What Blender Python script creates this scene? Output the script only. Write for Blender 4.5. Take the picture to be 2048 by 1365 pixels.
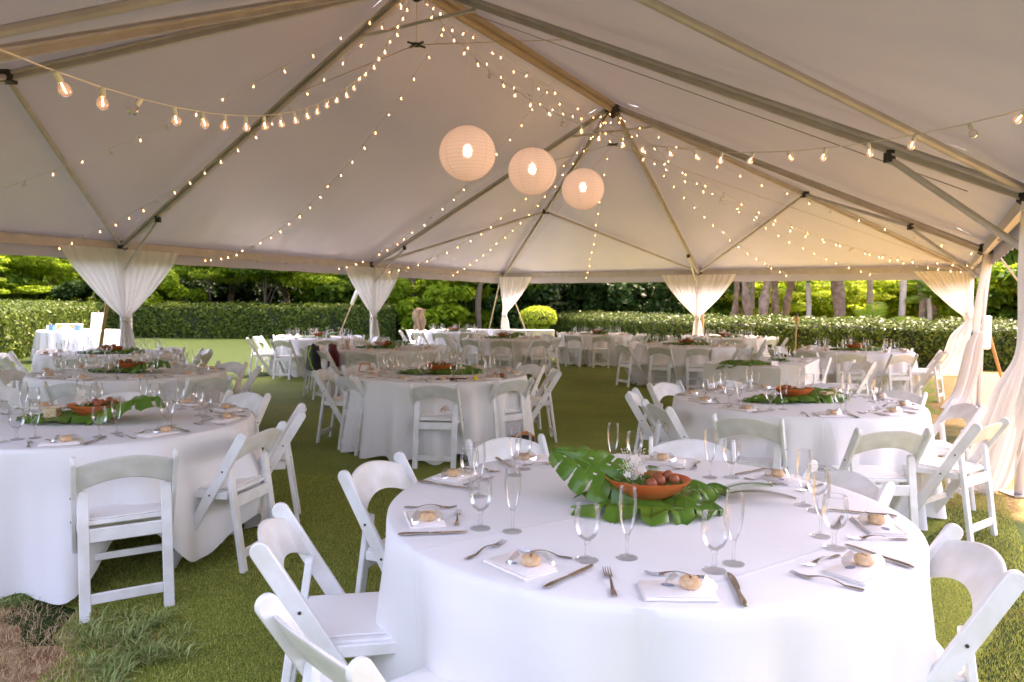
import bpy, math, random
import numpy as np
from mathutils import Vector, Matrix, Euler
random.seed(7); RNG = np.random.default_rng(11)
R = math.radians; PI = math.pi
S = bpy.context.scene
for o in list(bpy.data.objects): bpy.data.objects.remove(o)

# ------------------------------------------------------------------ camera, sky, sun, exposure
cam = bpy.data.cameras.new('camera'); camo = bpy.data.objects.new('camera', cam); S.collection.objects.link(camo)
cam.sensor_width = 36; cam.lens = 1440.2 / 2048 * 36; cam.clip_start = .05; cam.clip_end = 600
camo.location = (0, 0, 1.497)
camo.matrix_world = Matrix.Translation((0, 0, 1.497)) @ Euler((R(90) - .0496, 0, 0)).to_matrix().to_4x4() @ Matrix.Rotation(.0088, 4, 'Z')
cam.dof.use_dof = True; cam.dof.focus_distance = 2.9; cam.dof.aperture_fstop = 5.0
S.camera = camo
SUN_EL, SUN_AZ = R(60), R(42)      # azimuth measured from +Y (camera forward) towards +X
w = bpy.data.worlds.new('World'); S.world = w; w.use_nodes = True
nt = w.node_tree; bg = nt.nodes['Background']
sky = nt.nodes.new('ShaderNodeTexSky'); sky.sky_type = 'NISHITA'; sky.sun_disc = False
sky.sun_elevation = SUN_EL; sky.sun_rotation = SUN_AZ; sky.air_density = 1.0; sky.dust_density = 4.0; sky.ozone_density = 1.0
nt.links.new(sky.outputs[0], bg.inputs[0]); bg.inputs[1].default_value = .15
sun = bpy.data.lights.new('sun', 'SUN'); sun.energy = 1.75; sun.angle = R(4); sun.color = (1, .93, .82)
suno = bpy.data.objects.new('sun', sun); S.collection.objects.link(suno)
sd = Vector((math.sin(SUN_AZ) * math.cos(SUN_EL), math.cos(SUN_AZ) * math.cos(SUN_EL), math.sin(SUN_EL)))
suno.rotation_euler = sd.to_track_quat('Z', 'Y').to_euler()
vs = S.view_settings; vs.view_transform = 'Standard'; vs.look = 'None'; vs.exposure = 3.14
vs.use_white_balance = True; vs.white_balance_temperature = 8000; vs.white_balance_tint = 28; vs.gamma = 1; vs.use_curve_mapping = False
S.render.engine = 'CYCLES'; cy = S.cycles
cy.use_denoising = True; cy.max_bounces = 10; cy.diffuse_bounces = 5; cy.glossy_bounces = 4; cy.transmission_bounces = 8
cy.transparent_max_bounces = 24; cy.sample_clamp_indirect = 6; cy.caustics_reflective = False; cy.caustics_refractive = False

# ------------------------------------------------------------------ materials
def mat(name, col=(.8, .8, .8), rough=.6, metal=0, spec=.5, noise=None, bump=None, trans=0, coat=0, scale=None):
    """noise=(scale, colour2, contrast) ; bump=(scale, strength) ; trans = share of translucent light"""
    m = bpy.data.materials.new(name); m.use_nodes = True; t = m.node_tree; N = t.nodes; L = t.links
    b = N['Principled BSDF']; b.inputs['Base Color'].default_value = (*col, 1); b.inputs['Roughness'].default_value = rough
    b.inputs['Metallic'].default_value = metal; b.inputs['Specular IOR Level'].default_value = spec
    b.inputs['Coat Weight'].default_value = coat
    tc = N.new('ShaderNodeTexCoord'); co = tc.outputs['Object']
    csock = None
    if noise:
        n = N.new('ShaderNodeTexNoise'); n.inputs['Scale'].default_value = noise[0]; n.inputs['Detail'].default_value = 5
        L.new(co, n.inputs['Vector'])
        r = N.new('ShaderNodeValToRGB'); c = noise[2] if len(noise) > 2 else .2
        r.color_ramp.elements[0].position = .5 - c; r.color_ramp.elements[1].position = .5 + c
        r.color_ramp.elements[0].color = (*col, 1); r.color_ramp.elements[1].color = (*noise[1], 1)
        L.new(n.outputs['Fac'], r.inputs[0]); L.new(r.outputs[0], b.inputs['Base Color']); csock = r.outputs[0]
    if bump:
        n = N.new('ShaderNodeTexNoise'); n.inputs['Scale'].default_value = bump[0]; n.inputs['Detail'].default_value = 6
        if scale:
            mp = N.new('ShaderNodeMapping'); mp.inputs['Scale'].default_value = scale; L.new(co, mp.inputs[0]); L.new(mp.outputs[0], n.inputs['Vector'])
        else: L.new(co, n.inputs['Vector'])
        bu = N.new('ShaderNodeBump'); bu.inputs['Strength'].default_value = bump[1]; bu.inputs['Distance'].default_value = .01
        L.new(n.outputs['Fac'], bu.inputs['Height']); L.new(bu.outputs[0], b.inputs['Normal'])
    if trans:
        tr = N.new('ShaderNodeBsdfTranslucent'); tr.inputs[0].default_value = (*col, 1)
        if csock: L.new(csock, tr.inputs[0])
        mx = N.new('ShaderNodeMixShader'); mx.inputs[0].default_value = trans
        L.new(b.outputs[0], mx.inputs[1]); L.new(tr.outputs[0], mx.inputs[2]); L.new(mx.outputs[0], N['Material Output'].inputs[0])
    return m
def emis(name, col, st, sample=False):
    m = bpy.data.materials.new(name); m.use_nodes = True; t = m.node_tree
    t.nodes.remove(t.nodes['Principled BSDF']); e = t.nodes.new('ShaderNodeEmission'); e.inputs[0].default_value = (*col, 1); e.inputs[1].default_value = st
    t.links.new(e.outputs[0], t.nodes['Material Output'].inputs[0])
    if not sample: m.cycles.emission_sampling = 'NONE'
    return m
def thin_glass(name, tint=(.97, .98, .98), refl=1.0):
    m = bpy.data.materials.new(name); m.use_nodes = True; t = m.node_tree; N = t.nodes; L = t.links
    N.remove(N['Principled BSDF'])
    a = N.new('ShaderNodeBsdfTransparent'); a.inputs[0].default_value = (*tint, 1)
    g = N.new('ShaderNodeBsdfGlossy'); g.inputs['Roughness'].default_value = .02
    f = N.new('ShaderNodeLayerWeight'); f.inputs[0].default_value = .32
    mu = N.new('ShaderNodeMath'); mu.operation = 'MULTIPLY'; mu.inputs[1].default_value = refl
    mx = N.new('ShaderNodeMixShader'); L.new(f.outputs['Fresnel'], mu.inputs[0]); L.new(mu.outputs[0], mx.inputs[0])
    L.new(a.outputs[0], mx.inputs[1]); L.new(g.outputs[0], mx.inputs[2]); L.new(mx.outputs[0], N['Material Output'].inputs[0])
    return m
def leafmat(name, c1, c2, trans=.35, rough=.45):
    """per-leaf colour between c1 and c2"""
    m = bpy.data.materials.new(name); m.use_nodes = True; t = m.node_tree; N = t.nodes; L = t.links
    b = N['Principled BSDF']; b.inputs['Roughness'].default_value = rough; b.inputs['Specular IOR Level'].default_value = .12
    ge = N.new('ShaderNodeNewGeometry'); r = N.new('ShaderNodeValToRGB')
    r.color_ramp.elements[0].color = (*c1, 1); r.color_ramp.elements[1].color = (*c2, 1)
    L.new(ge.outputs['Random Per Island'], r.inputs[0]); L.new(r.outputs[0], b.inputs['Base Color'])
    tr = N.new('ShaderNodeBsdfTranslucent'); L.new(r.outputs[0], tr.inputs[0])
    mx = N.new('ShaderNodeMixShader'); mx.inputs[0].default_value = trans
    L.new(b.outputs[0], mx.inputs[1]); L.new(tr.outputs[0], mx.inputs[2]); L.new(mx.outputs[0], N['Material Output'].inputs[0])
    return m
M = {}
M['chair'] = mat('white resin', (.81, .81, .815), .38, noise=(9, (.70, .69, .66), .13), bump=(60, .05))
M['pad'] = mat('white seat pad', (.82, .80, .78), .5)
M['screw'] = mat('screw steel', (.10, .09, .09), .4, .8)
M['cloth'] = mat('white polyester linen', (.84, .825, .82), .85, spec=.2, bump=(300, .08), trans=.10)
def crease(m, lines):
    t = m.node_tree; N = t.nodes; L = t.links; tc = N.new('ShaderNodeTexCoord'); sx = N.new('ShaderNodeSeparateXYZ'); L.new(tc.outputs['Object'], sx.inputs[0]); acc = None
    for a, c in lines:
        mx_ = N.new('ShaderNodeMath'); mx_.operation = 'MULTIPLY'; mx_.inputs[1].default_value = math.cos(a); L.new(sx.outputs[0], mx_.inputs[0])
        my_ = N.new('ShaderNodeMath'); my_.operation = 'MULTIPLY_ADD'; my_.inputs[1].default_value = math.sin(a); L.new(sx.outputs[1], my_.inputs[0]); L.new(mx_.outputs[0], my_.inputs[2])
        sb = N.new('ShaderNodeMath'); sb.operation = 'SUBTRACT'; sb.inputs[1].default_value = c; L.new(my_.outputs[0], sb.inputs[0]); ab = N.new('ShaderNodeMath'); ab.operation = 'ABSOLUTE'; L.new(sb.outputs[0], ab.inputs[0])
        mr = N.new('ShaderNodeMapRange'); mr.interpolation_type = 'SMOOTHSTEP'; mr.inputs[1].default_value = 0; mr.inputs[2].default_value = .012; mr.inputs[3].default_value = 1; mr.inputs[4].default_value = 0; L.new(ab.outputs[0], mr.inputs[0])
        if acc is None: acc = mr.outputs[0]
        else: mm = N.new('ShaderNodeMath'); mm.operation = 'MAXIMUM'; L.new(acc, mm.inputs[0]); L.new(mr.outputs[0], mm.inputs[1]); acc = mm.outputs[0]
    b2 = N.new('ShaderNodeBump'); b2.inputs['Strength'].default_value = .22; b2.inputs['Distance'].default_value = .006; L.new(acc, b2.inputs['Height'])
    old = N['Principled BSDF'].inputs['Normal'].links[0].from_socket; L.new(old, b2.inputs['Normal']); L.new(b2.outputs[0], N['Principled BSDF'].inputs['Normal'])
crease(M['cloth'], [(.6, .0), (.6, .62), (.6, -.62), (.6 + PI / 2, .0), (.6 + PI / 2, .66), (.6 + PI / 2, -.66)])
M['wood'] = mat('plywood', (.45, .3, .18), .6)
M['steel'] = mat('leg steel', (.3, .3, .32), .4, .8)
M['roof'] = mat('tent vinyl', (.57, .56, .63), .46, spec=.45, noise=(.9, (.515, .50, .59), .35), bump=(25, .06), trans=.014)
M['alu'] = mat('weathered aluminium', (.58, .545, .525), .42, .12, noise=(6, (.46, .42, .395), .25), bump=(40, .1))
M['alub'] = mat('bright aluminium tube', (.60, .575, .57), .33, .35, noise=(8, (.5, .48, .45), .3))
M['sleeve'] = mat('tan ridge sleeve', (.42, .36, .29), .6, noise=(5, (.40, .31, .2), .25))
M['dark'] = mat('dark bracket steel', (.05, .045, .04), .5, .5)
M['sheer'] = mat('sheer cream drape', (.87, .85, .83), .9, spec=.1, bump=(90, .2), trans=.35)
M['rope'] = mat('tan strap', (.55, .42, .28), .8)
M['woodpole'] = mat('wooden stake', (.45, .27, .13), .7, noise=(8, (.36, .2, .1), .2))
M['wire'] = mat('white cable', (.75, .70, .64), .6)
M['cable'] = mat('steel cable', (.25, .22, .19), .5, .4)
M['socket'] = mat('bulb socket', (.80, .78, .76), .5)
M['bulb'] = thin_glass('bulb glass', (.98, .93, .88), 1.0)
M['fil'] = emis('filament', (1, .50, .22), 5.5)
M['lampglow'] = emis('lit bulb', (1, .72, .56), 20, True)

_m = thin_glass('lit bulb glass', (.98, .90, .82), .8); _t = _m.node_tree; _o = _t.nodes['Material Output']; _s = _o.inputs[0].links[0].from_socket
_e = _t.nodes.new('ShaderNodeEmission'); _e.inputs[0].default_value = (1, .55, .32, 1); _e.inputs[1].default_value = .035; _a = _t.nodes.new('ShaderNodeAddShader')
_t.links.new(_s, _a.inputs[0]); _t.links.new(_e.outputs[0], _a.inputs[1]); _t.links.new(_a.outputs[0], _o.inputs[0]); _m.cycles.emission_sampling = 'NONE'; M['lit'] = _m
M['gobl'] = thin_glass('glass wall', (.975, .975, .98), .55)
M['rimg'] = thin_glass('glass rim', (.9, .9, .91), .5)
gs = bpy.data.materials.new('glass stem'); gs.use_nodes = True; b = gs.node_tree.nodes['Principled BSDF']
b.inputs['Transmission Weight'].default_value = 1; b.inputs['Roughness'].default_value = .03; b.inputs['IOR'].default_value = 1.45
_t = gs.node_tree; _x = _t.nodes.new('ShaderNodeMixShader'); _x.inputs[0].default_value = .74; _tr = _t.nodes.new('ShaderNodeBsdfTransparent')
_t.links.new(b.outputs[0], _x.inputs[1]); _t.links.new(_tr.outputs[0], _x.inputs[2]); _t.links.new(_x.outputs[0], _t.nodes['Material Output'].inputs[0])
M['stem'] = gs
M['silver'] = mat('stainless cutlery', (.58, .54, .52), .25, 1.0)
M['napkin'] = mat('blush napkin', (.84, .77, .735), .85, spec=.2, bump=(150, .2))
M['cookie'] = mat('coconut cookie', (.60, .34, .17), .8, noise=(70, (.80, .54, .32), .2), bump=(120, .5))
M['wrap'] = thin_glass('clear wrapper', (.98, .98, .98), .45)
M['tagm'] = mat('foil tag', (.25, .28, .38), .35, .3)
M['bowl'] = mat('orange lacquered wood', (.66, .095, .025), .35, noise=(9, (.78, .20, .06), .25), coat=.2)
M['woven'] = mat('woven straw', (.62, .44, .22), .7, noise=(60, (.78, .62, .38), .15), bump=(90, .6))
M['nut'] = mat('brown nut', (.30, .075, .025), .5)
M['leaf'] = mat('monstera green', (.045, .14, .012), .32, noise=(6, (.13, .26, .03), .3), trans=.2)
M['leafv'] = mat('leaf rib', (.16, .30, .07), .4)
M['fern'] = leafmat('fern green', (.05, .12, .02), (.16, .25, .06), .25)
M['fernb'] = leafmat('dry fern', (.12, .07, .03), (.20, .14, .06), .2)
M['petal'] = mat('white petal', (.88, .84, .78), .6, trans=.3)
M['soil'] = mat('bare red soil', (.22, .09, .05), .9)
M['bark'] = mat('dark bark', (.06, .045, .03), .9, noise=(5, (.11, .08, .055), .2), bump=(14, 1))
M['barkr'] = mat('papery bark', (.17, .115, .08), .9, noise=(6, (.36, .27, .20), .2), bump=(16, 1), scale=(1, 1, .15))
M['barkw'] = mat('pale palm bark', (.42, .37, .31), .9, noise=(5, (.30, .26, .2), .2), bump=(10, .8), scale=(1, 1, 4))
M['core'] = mat('hedge inner shade', (.018, .022, .010), .95)  # near-black solid stands for the shade inside hedges and topiary
M['rock'] = mat('lava rock', (.20, .14, .09), .9, noise=(5, (.42, .24, .12), .2), bump=(9, 1))
M['black'] = mat('black nylon', (.012, .012, .013), .6)
M['lime'] = mat('lime strap', (.35, .75, .02), .5)
M['maroon'] = mat('maroon cloth', (.14, .02, .03), .7)
M['orange'] = mat('orange cloth', (.75, .22, .06), .7)
M['white'] = mat('white card', (.85, .84, .82), .6)
M['blue'] = mat('blue card', (.03, .16, .65), .5)
M['cream'] = mat('cream card', (.80, .66, .55), .6)
M['yellow'] = mat('yellow plastic', (.85, .55, .02), .4)
M['straw'] = mat('pale raffia', (.66, .48, .36), .8)
M['print'] = mat('printed lettering white', (.8, .8, .78), .7)
M['ink'] = mat('grey print', (.45, .45, .5), .7)
M['bamboo'] = mat('bamboo', (.30, .17, .07), .6, noise=(20, (.45, .28, .12), .2))

# ------------------------------------------------------------------ mesh helpers
COL = S.collection
class MB:
    def __init__(s): s.v = []; s.f = []; s.m = []; s.mi = 0
    def add(s, vs, fs):
        k = len(s.v); s.v += [tuple(v) for v in vs]; s.f += [tuple(i + k for i in f) for f in fs]; s.m += [s.mi] * len(fs); return s
    def box(s, c, d, rot=None, bev=0):
        x, y, z = [q / 2 for q in d]
        if bev:
            b = bev; P = []
            prof = [(-x + b, -y), (x - b, -y), (x, -y + b), (x, y - b), (x - b, y), (-x + b, y), (-x, y - b), (-x, -y + b)]
            pin = [(px * (1 - b / x), py * (1 - b / y)) for px, py in prof]
            P = [(a, c_, -z) for a, c_ in pin] + [(a, c_, -z + b) for a, c_ in prof] + [(a, c_, z - b) for a, c_ in prof] + [(a, c_, z) for a, c_ in pin]
            F = [tuple(range(7, -1, -1)), tuple(range(24, 32))]
            for r in range(3):
                for i in range(8): j = (i + 1) % 8; F.append((r * 8 + i, r * 8 + j, r * 8 + 8 + j, r * 8 + 8 + i))
        else:
            P = [(i * x, j * y, k * z) for k in (-1, 1) for j in (-1, 1) for i in (-1, 1)]
            F = [(0, 2, 3, 1), (4, 5, 7, 6), (0, 1, 5, 4), (2, 6, 7, 3), (0, 4, 6, 2), (1, 3, 7, 5)]
        m = (rot if rot is not None else Matrix.Identity(3)); c = Vector(c)
        return s.add([m @ Vector(p) + c for p in P], F)
    def tube(s, pts, r, n=8, cap=True, flat=1.0, up=None):
        pts = [Vector(p) for p in pts]; rr = r if hasattr(r, '__len__') else [r] * len(pts)
        V = []; F = []; side0 = None
        for i, p in enumerate(pts):
            d = (pts[min(i + 1, len(pts) - 1)] - pts[max(i - 1, 0)]).normalized()
            if side0 is None:
                u = Vector(up) if up else (Vector((0, 0, 1)) if abs(d.z) < .9 else Vector((0, 1, 0)))
                a = d.cross(u).normalized()
            else: a = (side0 - d * side0.dot(d)).normalized()
            side0 = a; bq = a.cross(d).normalized()
            for k in range(n):
                t = 2 * PI * k / n + PI / n; V.append(p + a * math.cos(t) * rr[i] + bq * math.sin(t) * rr[i] * flat)
        for i in range(len(pts) - 1):
            for k in range(n): j = (k + 1) % n; F.append((i * n + k, i * n + j, (i + 1) * n + j, (i + 1) * n + k))
        if cap: F += [tuple(range(n - 1, -1, -1)), tuple((len(pts) - 1) * n + k for k in range(n))]
        return s.add(V, F)
    def bar(s, a, b, wd, dp, up=(0, 0, 1)):
        """rectangular bar from a to b, width wd, depth dp (along up)"""
        a = Vector(a); b = Vector(b); d = (b - a).normalized(); u = Vector(up); sd_ = d.cross(u).normalized(); u = sd_.cross(d).normalized()
        V = [p + sd_ * i * wd / 2 + u * j * dp / 2 for p in (a, b) for i, j in ((-1, -1), (1, -1), (1, 1), (-1, 1))]
        return s.add(V, [(3, 2, 1, 0), (4, 5, 6, 7)] + [(k, (k + 1) % 4, 4 + (k + 1) % 4, 4 + k) for k in range(4)])
    def lathe(s, prof, n=20, c=(0, 0, 0), sx=1, sy=1):
        V = []; F = []
        for r, z in prof:
            for k in range(n): t = 2 * PI * k / n; V.append((c[0] + r * math.cos(t) * sx, c[1] + r * math.sin(t) * sy, c[2] + z))
        for i in range(len(prof) - 1):
            for k in range(n): j = (k + 1) % n; F.append((i * n + k, i * n + j, (i + 1) * n + j, (i + 1) * n + k))
        if prof[0][0] > 1e-6: F.append(tuple(range(n - 1, -1, -1)))
        if prof[-1][0] > 1e-6 and prof[-1][1] > prof[0][1] and not getattr(s, 'open', 0): F.append(tuple((len(prof) - 1) * n + k for k in range(n)))
        return s.add(V, F)
    def grid(s, fn, nu, nv, wrap=False, skip=None):
        V = [fn(i / nu, j / nv) for j in range(nv + 1) for i in range(nu + (0 if wrap else 1))]; W = nu if wrap else nu + 1; F = []
        for j in range(nv):
            for i in range(nu):
                if skip and skip((i + .5) / nu, (j + .5) / nv): continue
                i2 = (i + 1) % W; F.append((j * W + i, j * W + i2, (j + 1) * W + i2, (j + 1) * W + i))
        return s.add(V, F)
    def prism(s, poly, z0, z1, fn=None):
        n = len(poly); fn = fn or (lambda x, y, z: (x, y, z))
        V = [fn(x, y, z0) for x, y in poly] + [fn(x, y, z1) for x, y in poly]
        return s.add(V, [tuple(range(n - 1, -1, -1)), tuple(range(n, 2 * n))] + [(k, (k + 1) % n, n + (k + 1) % n, n + k) for k in range(n)])
    def mesh(s, name, mats, smooth=False):
        me = bpy.data.meshes.new(name); me.from_pydata(s.v, [], s.f); me.update()
        for m in (mats if isinstance(mats, (list, tuple)) else [mats]): me.materials.append(M[m] if isinstance(m, str) else m)
        if any(s.m): me.polygons.foreach_set('material_index', s.m)
        if smooth:
            me.polygons.foreach_set('use_smooth', [True] * len(me.polygons))
            if smooth is not True: me.set_sharp_from_angle(angle=R(smooth))
        return me
    def build(s, name, mats, parent=None, smooth=False, loc=None):
        return obj(name, s.mesh(name, mats, smooth), parent, loc)
def fast_mesh(name, V, F, mats, smooth=False):
    me = bpy.data.meshes.new(name); V = np.asarray(V, np.float32); F = np.asarray(F, np.int32); n, k = F.shape
    me.vertices.add(len(V)); me.vertices.foreach_set('co', V.ravel()); me.loops.add(n * k); me.loops.foreach_set('vertex_index', F.ravel())
    me.polygons.add(n); me.polygons.foreach_set('loop_start', np.arange(0, n * k, k, dtype=np.int32))
    me.update(calc_edges=True); me.validate()
    for m in (mats if isinstance(mats, (list, tuple)) else [mats]): me.materials.append(M[m] if isinstance(m, str) else m)
    if smooth: me.polygons.foreach_set('use_smooth', [True] * n)
    return me
def obj(name, me, parent=None, loc=None, rz=None):
    o = bpy.data.objects.new(name, me); COL.objects.link(o)
    if parent: o.parent = parent
    if loc is not None: o.location = loc
    if rz is not None: o.rotation_euler = (0, 0, rz)
    return o
def tag(o, label=None, cat=None, group=None, kind=None):
    for k, v in (('label', label), ('category', cat), ('group', group), ('kind', kind)):
        if v: o[k] = v
    return o
def thing(name, label, cat, loc=(0, 0, 0), rz=0, group=None):
    o = bpy.data.objects.new(name, None); COL.objects.link(o); o.empty_display_size = .1
    o.location = loc; o.rotation_euler = (0, 0, rz); return tag(o, label, cat, group)
KIDS = {}
def kids(o):
    if o.name not in KIDS: KIDS[o.name] = [c for c in bpy.data.objects if c.parent == o]
    return KIDS[o.name]
def dup(o, loc=None, rz=None, label=None, group=None, parent=None, rot=None, scale=None):
    c = o.copy(); COL.objects.link(c); c.parent = parent
    if loc is not None: c.location = loc
    if rz is not None: c.rotation_euler = (0, 0, rz)
    if rot is not None: c.rotation_euler = rot
    if scale is not None: c.scale = scale
    if label: c['label'] = label
    if group: c['group'] = group
    for k in kids(o): dup(k, parent=c)
    return c
class Proto:
    """first use moves the original, later uses copy it"""
    def __init__(s, root): s.o = root; s.used = False
    def put(s, loc, rz=0, label=None, group=None, rot=None, scale=None, cat=None):
        if not s.used:
            kids(s.o); [kids(k) for k in kids(s.o)]
            s.used = True; o = s.o; o.location = loc; o.rotation_euler = rot if rot is not None else (0, 0, rz)
            if scale is not None: o.scale = scale
            if label: o['label'] = label
            if group: o['group'] = group
            return o
        return dup(s.o, loc, rz if rot is None else None, label, group, rot=rot, scale=scale)

# ------------------------------------------------------------------ tent frame points
TH = .53; u = np.array([math.sin(TH), math.cos(TH)]); wv = np.array([math.cos(TH), -math.sin(TH)])
L1 = np.array([-6.4626, 11.9314]); He, Ha, B = 2.422, 5.385, 6.12
def G(a, t, z): p = L1 + u * a + wv * t; return Vector((p[0], p[1], z))
P = dict(L1=G(0, 0, He), L2=G(B, 0, He), L3=G(2 * B, 0, He), C=G(2 * B, B, He), R3=G(2 * B, 2 * B, He), R2=G(B, 2 * B, He), R1=G(0, 2 * B, He),
         R0=G(-B, 2 * B, He), C0=G(-B, B, He), L0=G(-B, 0, He), A1=G(B, B, Ha), A2=G(0, B, Ha))
W3 = Vector((wv[0], wv[1], 0)); U3 = Vector((u[0], u[1], 0))

# ------------------------------------------------------------------ ground
def ground_mat():
    m = bpy.data.materials.new('lawn and dry patches'); m.use_nodes = True; t = m.node_tree; N = t.nodes; L = t.links; b = N['Principled BSDF']
    b.inputs['Roughness'].default_value = .9; b.inputs['Specular IOR Level'].default_value = .15
    tc = N.new('ShaderNodeTexCoord')
    def noise(sc, det=5):
        n = N.new('ShaderNodeTexNoise'); n.inputs['Scale'].default_value = sc; n.inputs['Detail'].default_value = det; L.new(tc.outputs['Object'], n.inputs['Vector']); return n.outputs['Fac']
    def ramp(f, a, c1, bb, c2):
        r = N.new('ShaderNodeValToRGB'); r.color_ramp.elements[0].position = a; r.color_ramp.elements[1].position = bb
        r.color_ramp.elements[0].color = (*c1, 1); r.color_ramp.elements[1].color = (*c2, 1); L.new(f, r.inputs[0]); return r.outputs[0]
    g = ramp(noise(30), .35, (.012, .028, .004), .65, (.034, .060, .008))
    dry = ramp(noise(22), .35, (.26, .17, .06), .65, (.44, .31, .13))
    # dryness grows towards the right-hand side of the tent (worn ground) and in patches
    sx = N.new('ShaderNodeSeparateXYZ'); L.new(tc.outputs['Object'], sx.inputs[0])
    d1 = N.new('ShaderNodeMath'); d1.operation = 'MULTIPLY'; L.new(sx.outputs[0], d1.inputs[0]); d1.inputs[1].default_value = .07
    d2 = N.new('ShaderNodeMath'); d2.operation = 'ADD'; L.new(d1.outputs[0], d2.inputs[0]); L.new(noise(.8, 3), d2.inputs[1])
    fac = ramp(d2.outputs[0], .70, (0, 0, 0), .92, (1, 1, 1))
    mx = N.new('ShaderNodeMixRGB'); L.new(fac, mx.inputs[0]); L.new(g, mx.inputs[1]); L.new(dry, mx.inputs[2])
    L.new(mx.outputs[0], b.inputs['Base Color'])
    bu = N.new('ShaderNodeBump'); bu.inputs['Strength'].default_value = .8; bu.inputs['Distance'].default_value = .03; L.new(noise(60), bu.inputs['Height']); L.new(bu.outputs[0], b.inputs['Normal'])
    return m
g = MB(); g.add([(-300, -60, 0), (300, -60, 0), (300, 400, 0), (-300, 400, 0)], [(0, 1, 2, 3)])
tag(g.build('lawn', ground_mat()), 'green lawn with dry yellow patches beyond the tent', kind='structure')
def turf_mat():
    m = bpy.data.materials.new('turf'); m.use_nodes = True; t = m.node_tree; N = t.nodes; L = t.links; b = N['Principled BSDF']
    b.inputs['Roughness'].default_value = .8; b.inputs['Specular IOR Level'].default_value = .2
    tc = N.new('ShaderNodeTexCoord'); n = N.new('ShaderNodeTexNoise'); n.inputs['Scale'].default_value = 120; n.inputs['Detail'].default_value = 4; L.new(tc.outputs['Object'], n.inputs['Vector'])
    n2 = N.new('ShaderNodeTexNoise'); n2.inputs['Scale'].default_value = 1.1; n2.inputs['Detail'].default_value = 4; L.new(tc.outputs['Object'], n2.inputs['Vector'])
    r = N.new('ShaderNodeValToRGB'); r.color_ramp.elements[0].position = .35; r.color_ramp.elements[1].position = .68
    r.color_ramp.elements[0].color = (.09, .13, .02, 1); r.color_ramp.elements[1].color = (.40, .45, .08, 1); L.new(n.outputs['Fac'], r.inputs[0])
    mx = N.new('ShaderNodeMixRGB'); mx.blend_type = 'MULTIPLY'; mx.inputs[0].default_value = .5; L.new(r.outputs[0], mx.inputs[1])
    r2 = N.new('ShaderNodeValToRGB'); r2.color_ramp.elements[0].position = .35; r2.color_ramp.elements[0].color = (.6, .65, .6, 1); r2.color_ramp.elements[1].position = .65; L.new(n2.outputs['Fac'], r2.inputs[0]); L.new(r2.outputs[0], mx.inputs[2])
    L.new(mx.outputs[0], b.inputs['Base Color'])
    bu = N.new('ShaderNodeBump'); bu.inputs['Strength'].default_value = 1; bu.inputs['Distance'].default_value = .02; L.new(n.outputs['Fac'], bu.inputs['Height']); L.new(bu.outputs[0], b.inputs['Normal'])
    return m
# turf sheet: the tent footprint, its near edge 1 m inside the near eave
def edge(a, t, z=.006): return G(a, t, z)
nedge = [edge(-B + .95 - 1.5 * min(1, max(0, (t - 8.2) / 1.4)) + .06 * math.sin(i * 1.7) + .05 * math.sin(i * 3.1), t) for i, t in enumerate(np.linspace(-.1, 2 * B + .02, 60))]
redge = [edge(a, 2 * B - .35 - .25 * min(1, max(0, a + 3)) + .10 * math.sin(a * 4) + .05 * math.sin(a * 9)) for a in np.linspace(-4.5, 2 * B, 50)]
g = MB(); poly = nedge + redge + [edge(2 * B + .1, 2 * B - .55), edge(2 * B + .1, -.1)]
g.add(poly, [tuple(range(len(poly)))]); tag(g.build('turf', turf_mat()), 'short green artificial turf laid under the tent', kind='structure')
# soil strip with dry straw in front of the turf
g = MB(); s0 = [edge(-B + .93 - max(0, t - 7.3) ** 2 * .22 + .12 * math.sin(i * 1.1) + .06 * math.sin(i * 2.9), t, .004) for i, t in enumerate(np.linspace(2, 11.0, 50))]
s1 = [edge(-B - .6 + .1 * math.sin(i * .7), t, .004) for i, t in enumerate(np.linspace(11.0, 2, 50))]
soil = mat('red soil and straw', (.19, .07, .032), .95, noise=(11, (.34, .22, .11), .10), bump=(40, 1))
g.add(s0 + s1, [tuple(range(100))]); tag(g.build('soil', soil), 'bare red soil strip at the edge of the turf', kind='structure')

# blades of turf close to the camera
def in_view(x, y, margin=.08): return np.abs(x) < (.72 + margin) * y
def blades(n, ymin, ymax, h, wd, lean, name, label, m, cond=None, power=1.0):
    y = ymin + (ymax - ymin) * RNG.random(n * 3) ** power; x = (RNG.random(n * 3) * 2 - 1) * .8 * y
    keep = np.ones_like(x, bool) if cond is None else cond(x, y)
    x = x[keep][:n]; y = y[keep][:n]; n = len(x)
    a = RNG.random(n) * 2 * PI; hh = h * (.6 + .8 * RNG.random(n)); l = lean * RNG.random(n); la = RNG.random(n) * 2 * PI
    dx = np.cos(a) * wd / 2; dy = np.sin(a) * wd / 2; z0 = np.full(n, .004)
    V = np.empty((n, 3, 3)); V[:, 0] = np.stack([x - dx, y - dy, z0], 1); V[:, 1] = np.stack([x + dx, y + dy, z0], 1)
    V[:, 2] = np.stack([x + np.cos(la) * l * hh, y + np.sin(la) * l * hh, z0 + hh], 1)
    me = fast_mesh(name, V.reshape(-1, 3), np.arange(n * 3).reshape(n, 3), m)
    return tag(obj(name, me), label, kind='stuff')
def local(x, y):
    dx = x - L1[0]; dy = y - L1[1]; return dx * u[0] + dy * u[1], dx * wv[0] + dy * wv[1]
def on_turf(x, y): a, t = local(x, y); return (a > -B + .99 - 1.5 * np.clip((t - 8.2) / 1.4, 0, 1)) & (t < 2 * B - .1)
M['blade'] = leafmat('turf blades', (.20, .235, .035), (.60, .59, .17), .2, .6)
M['bladeg'] = leafmat('long grass', (.13, .22, .05), (.46, .50, .20), .25, .5)
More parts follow.
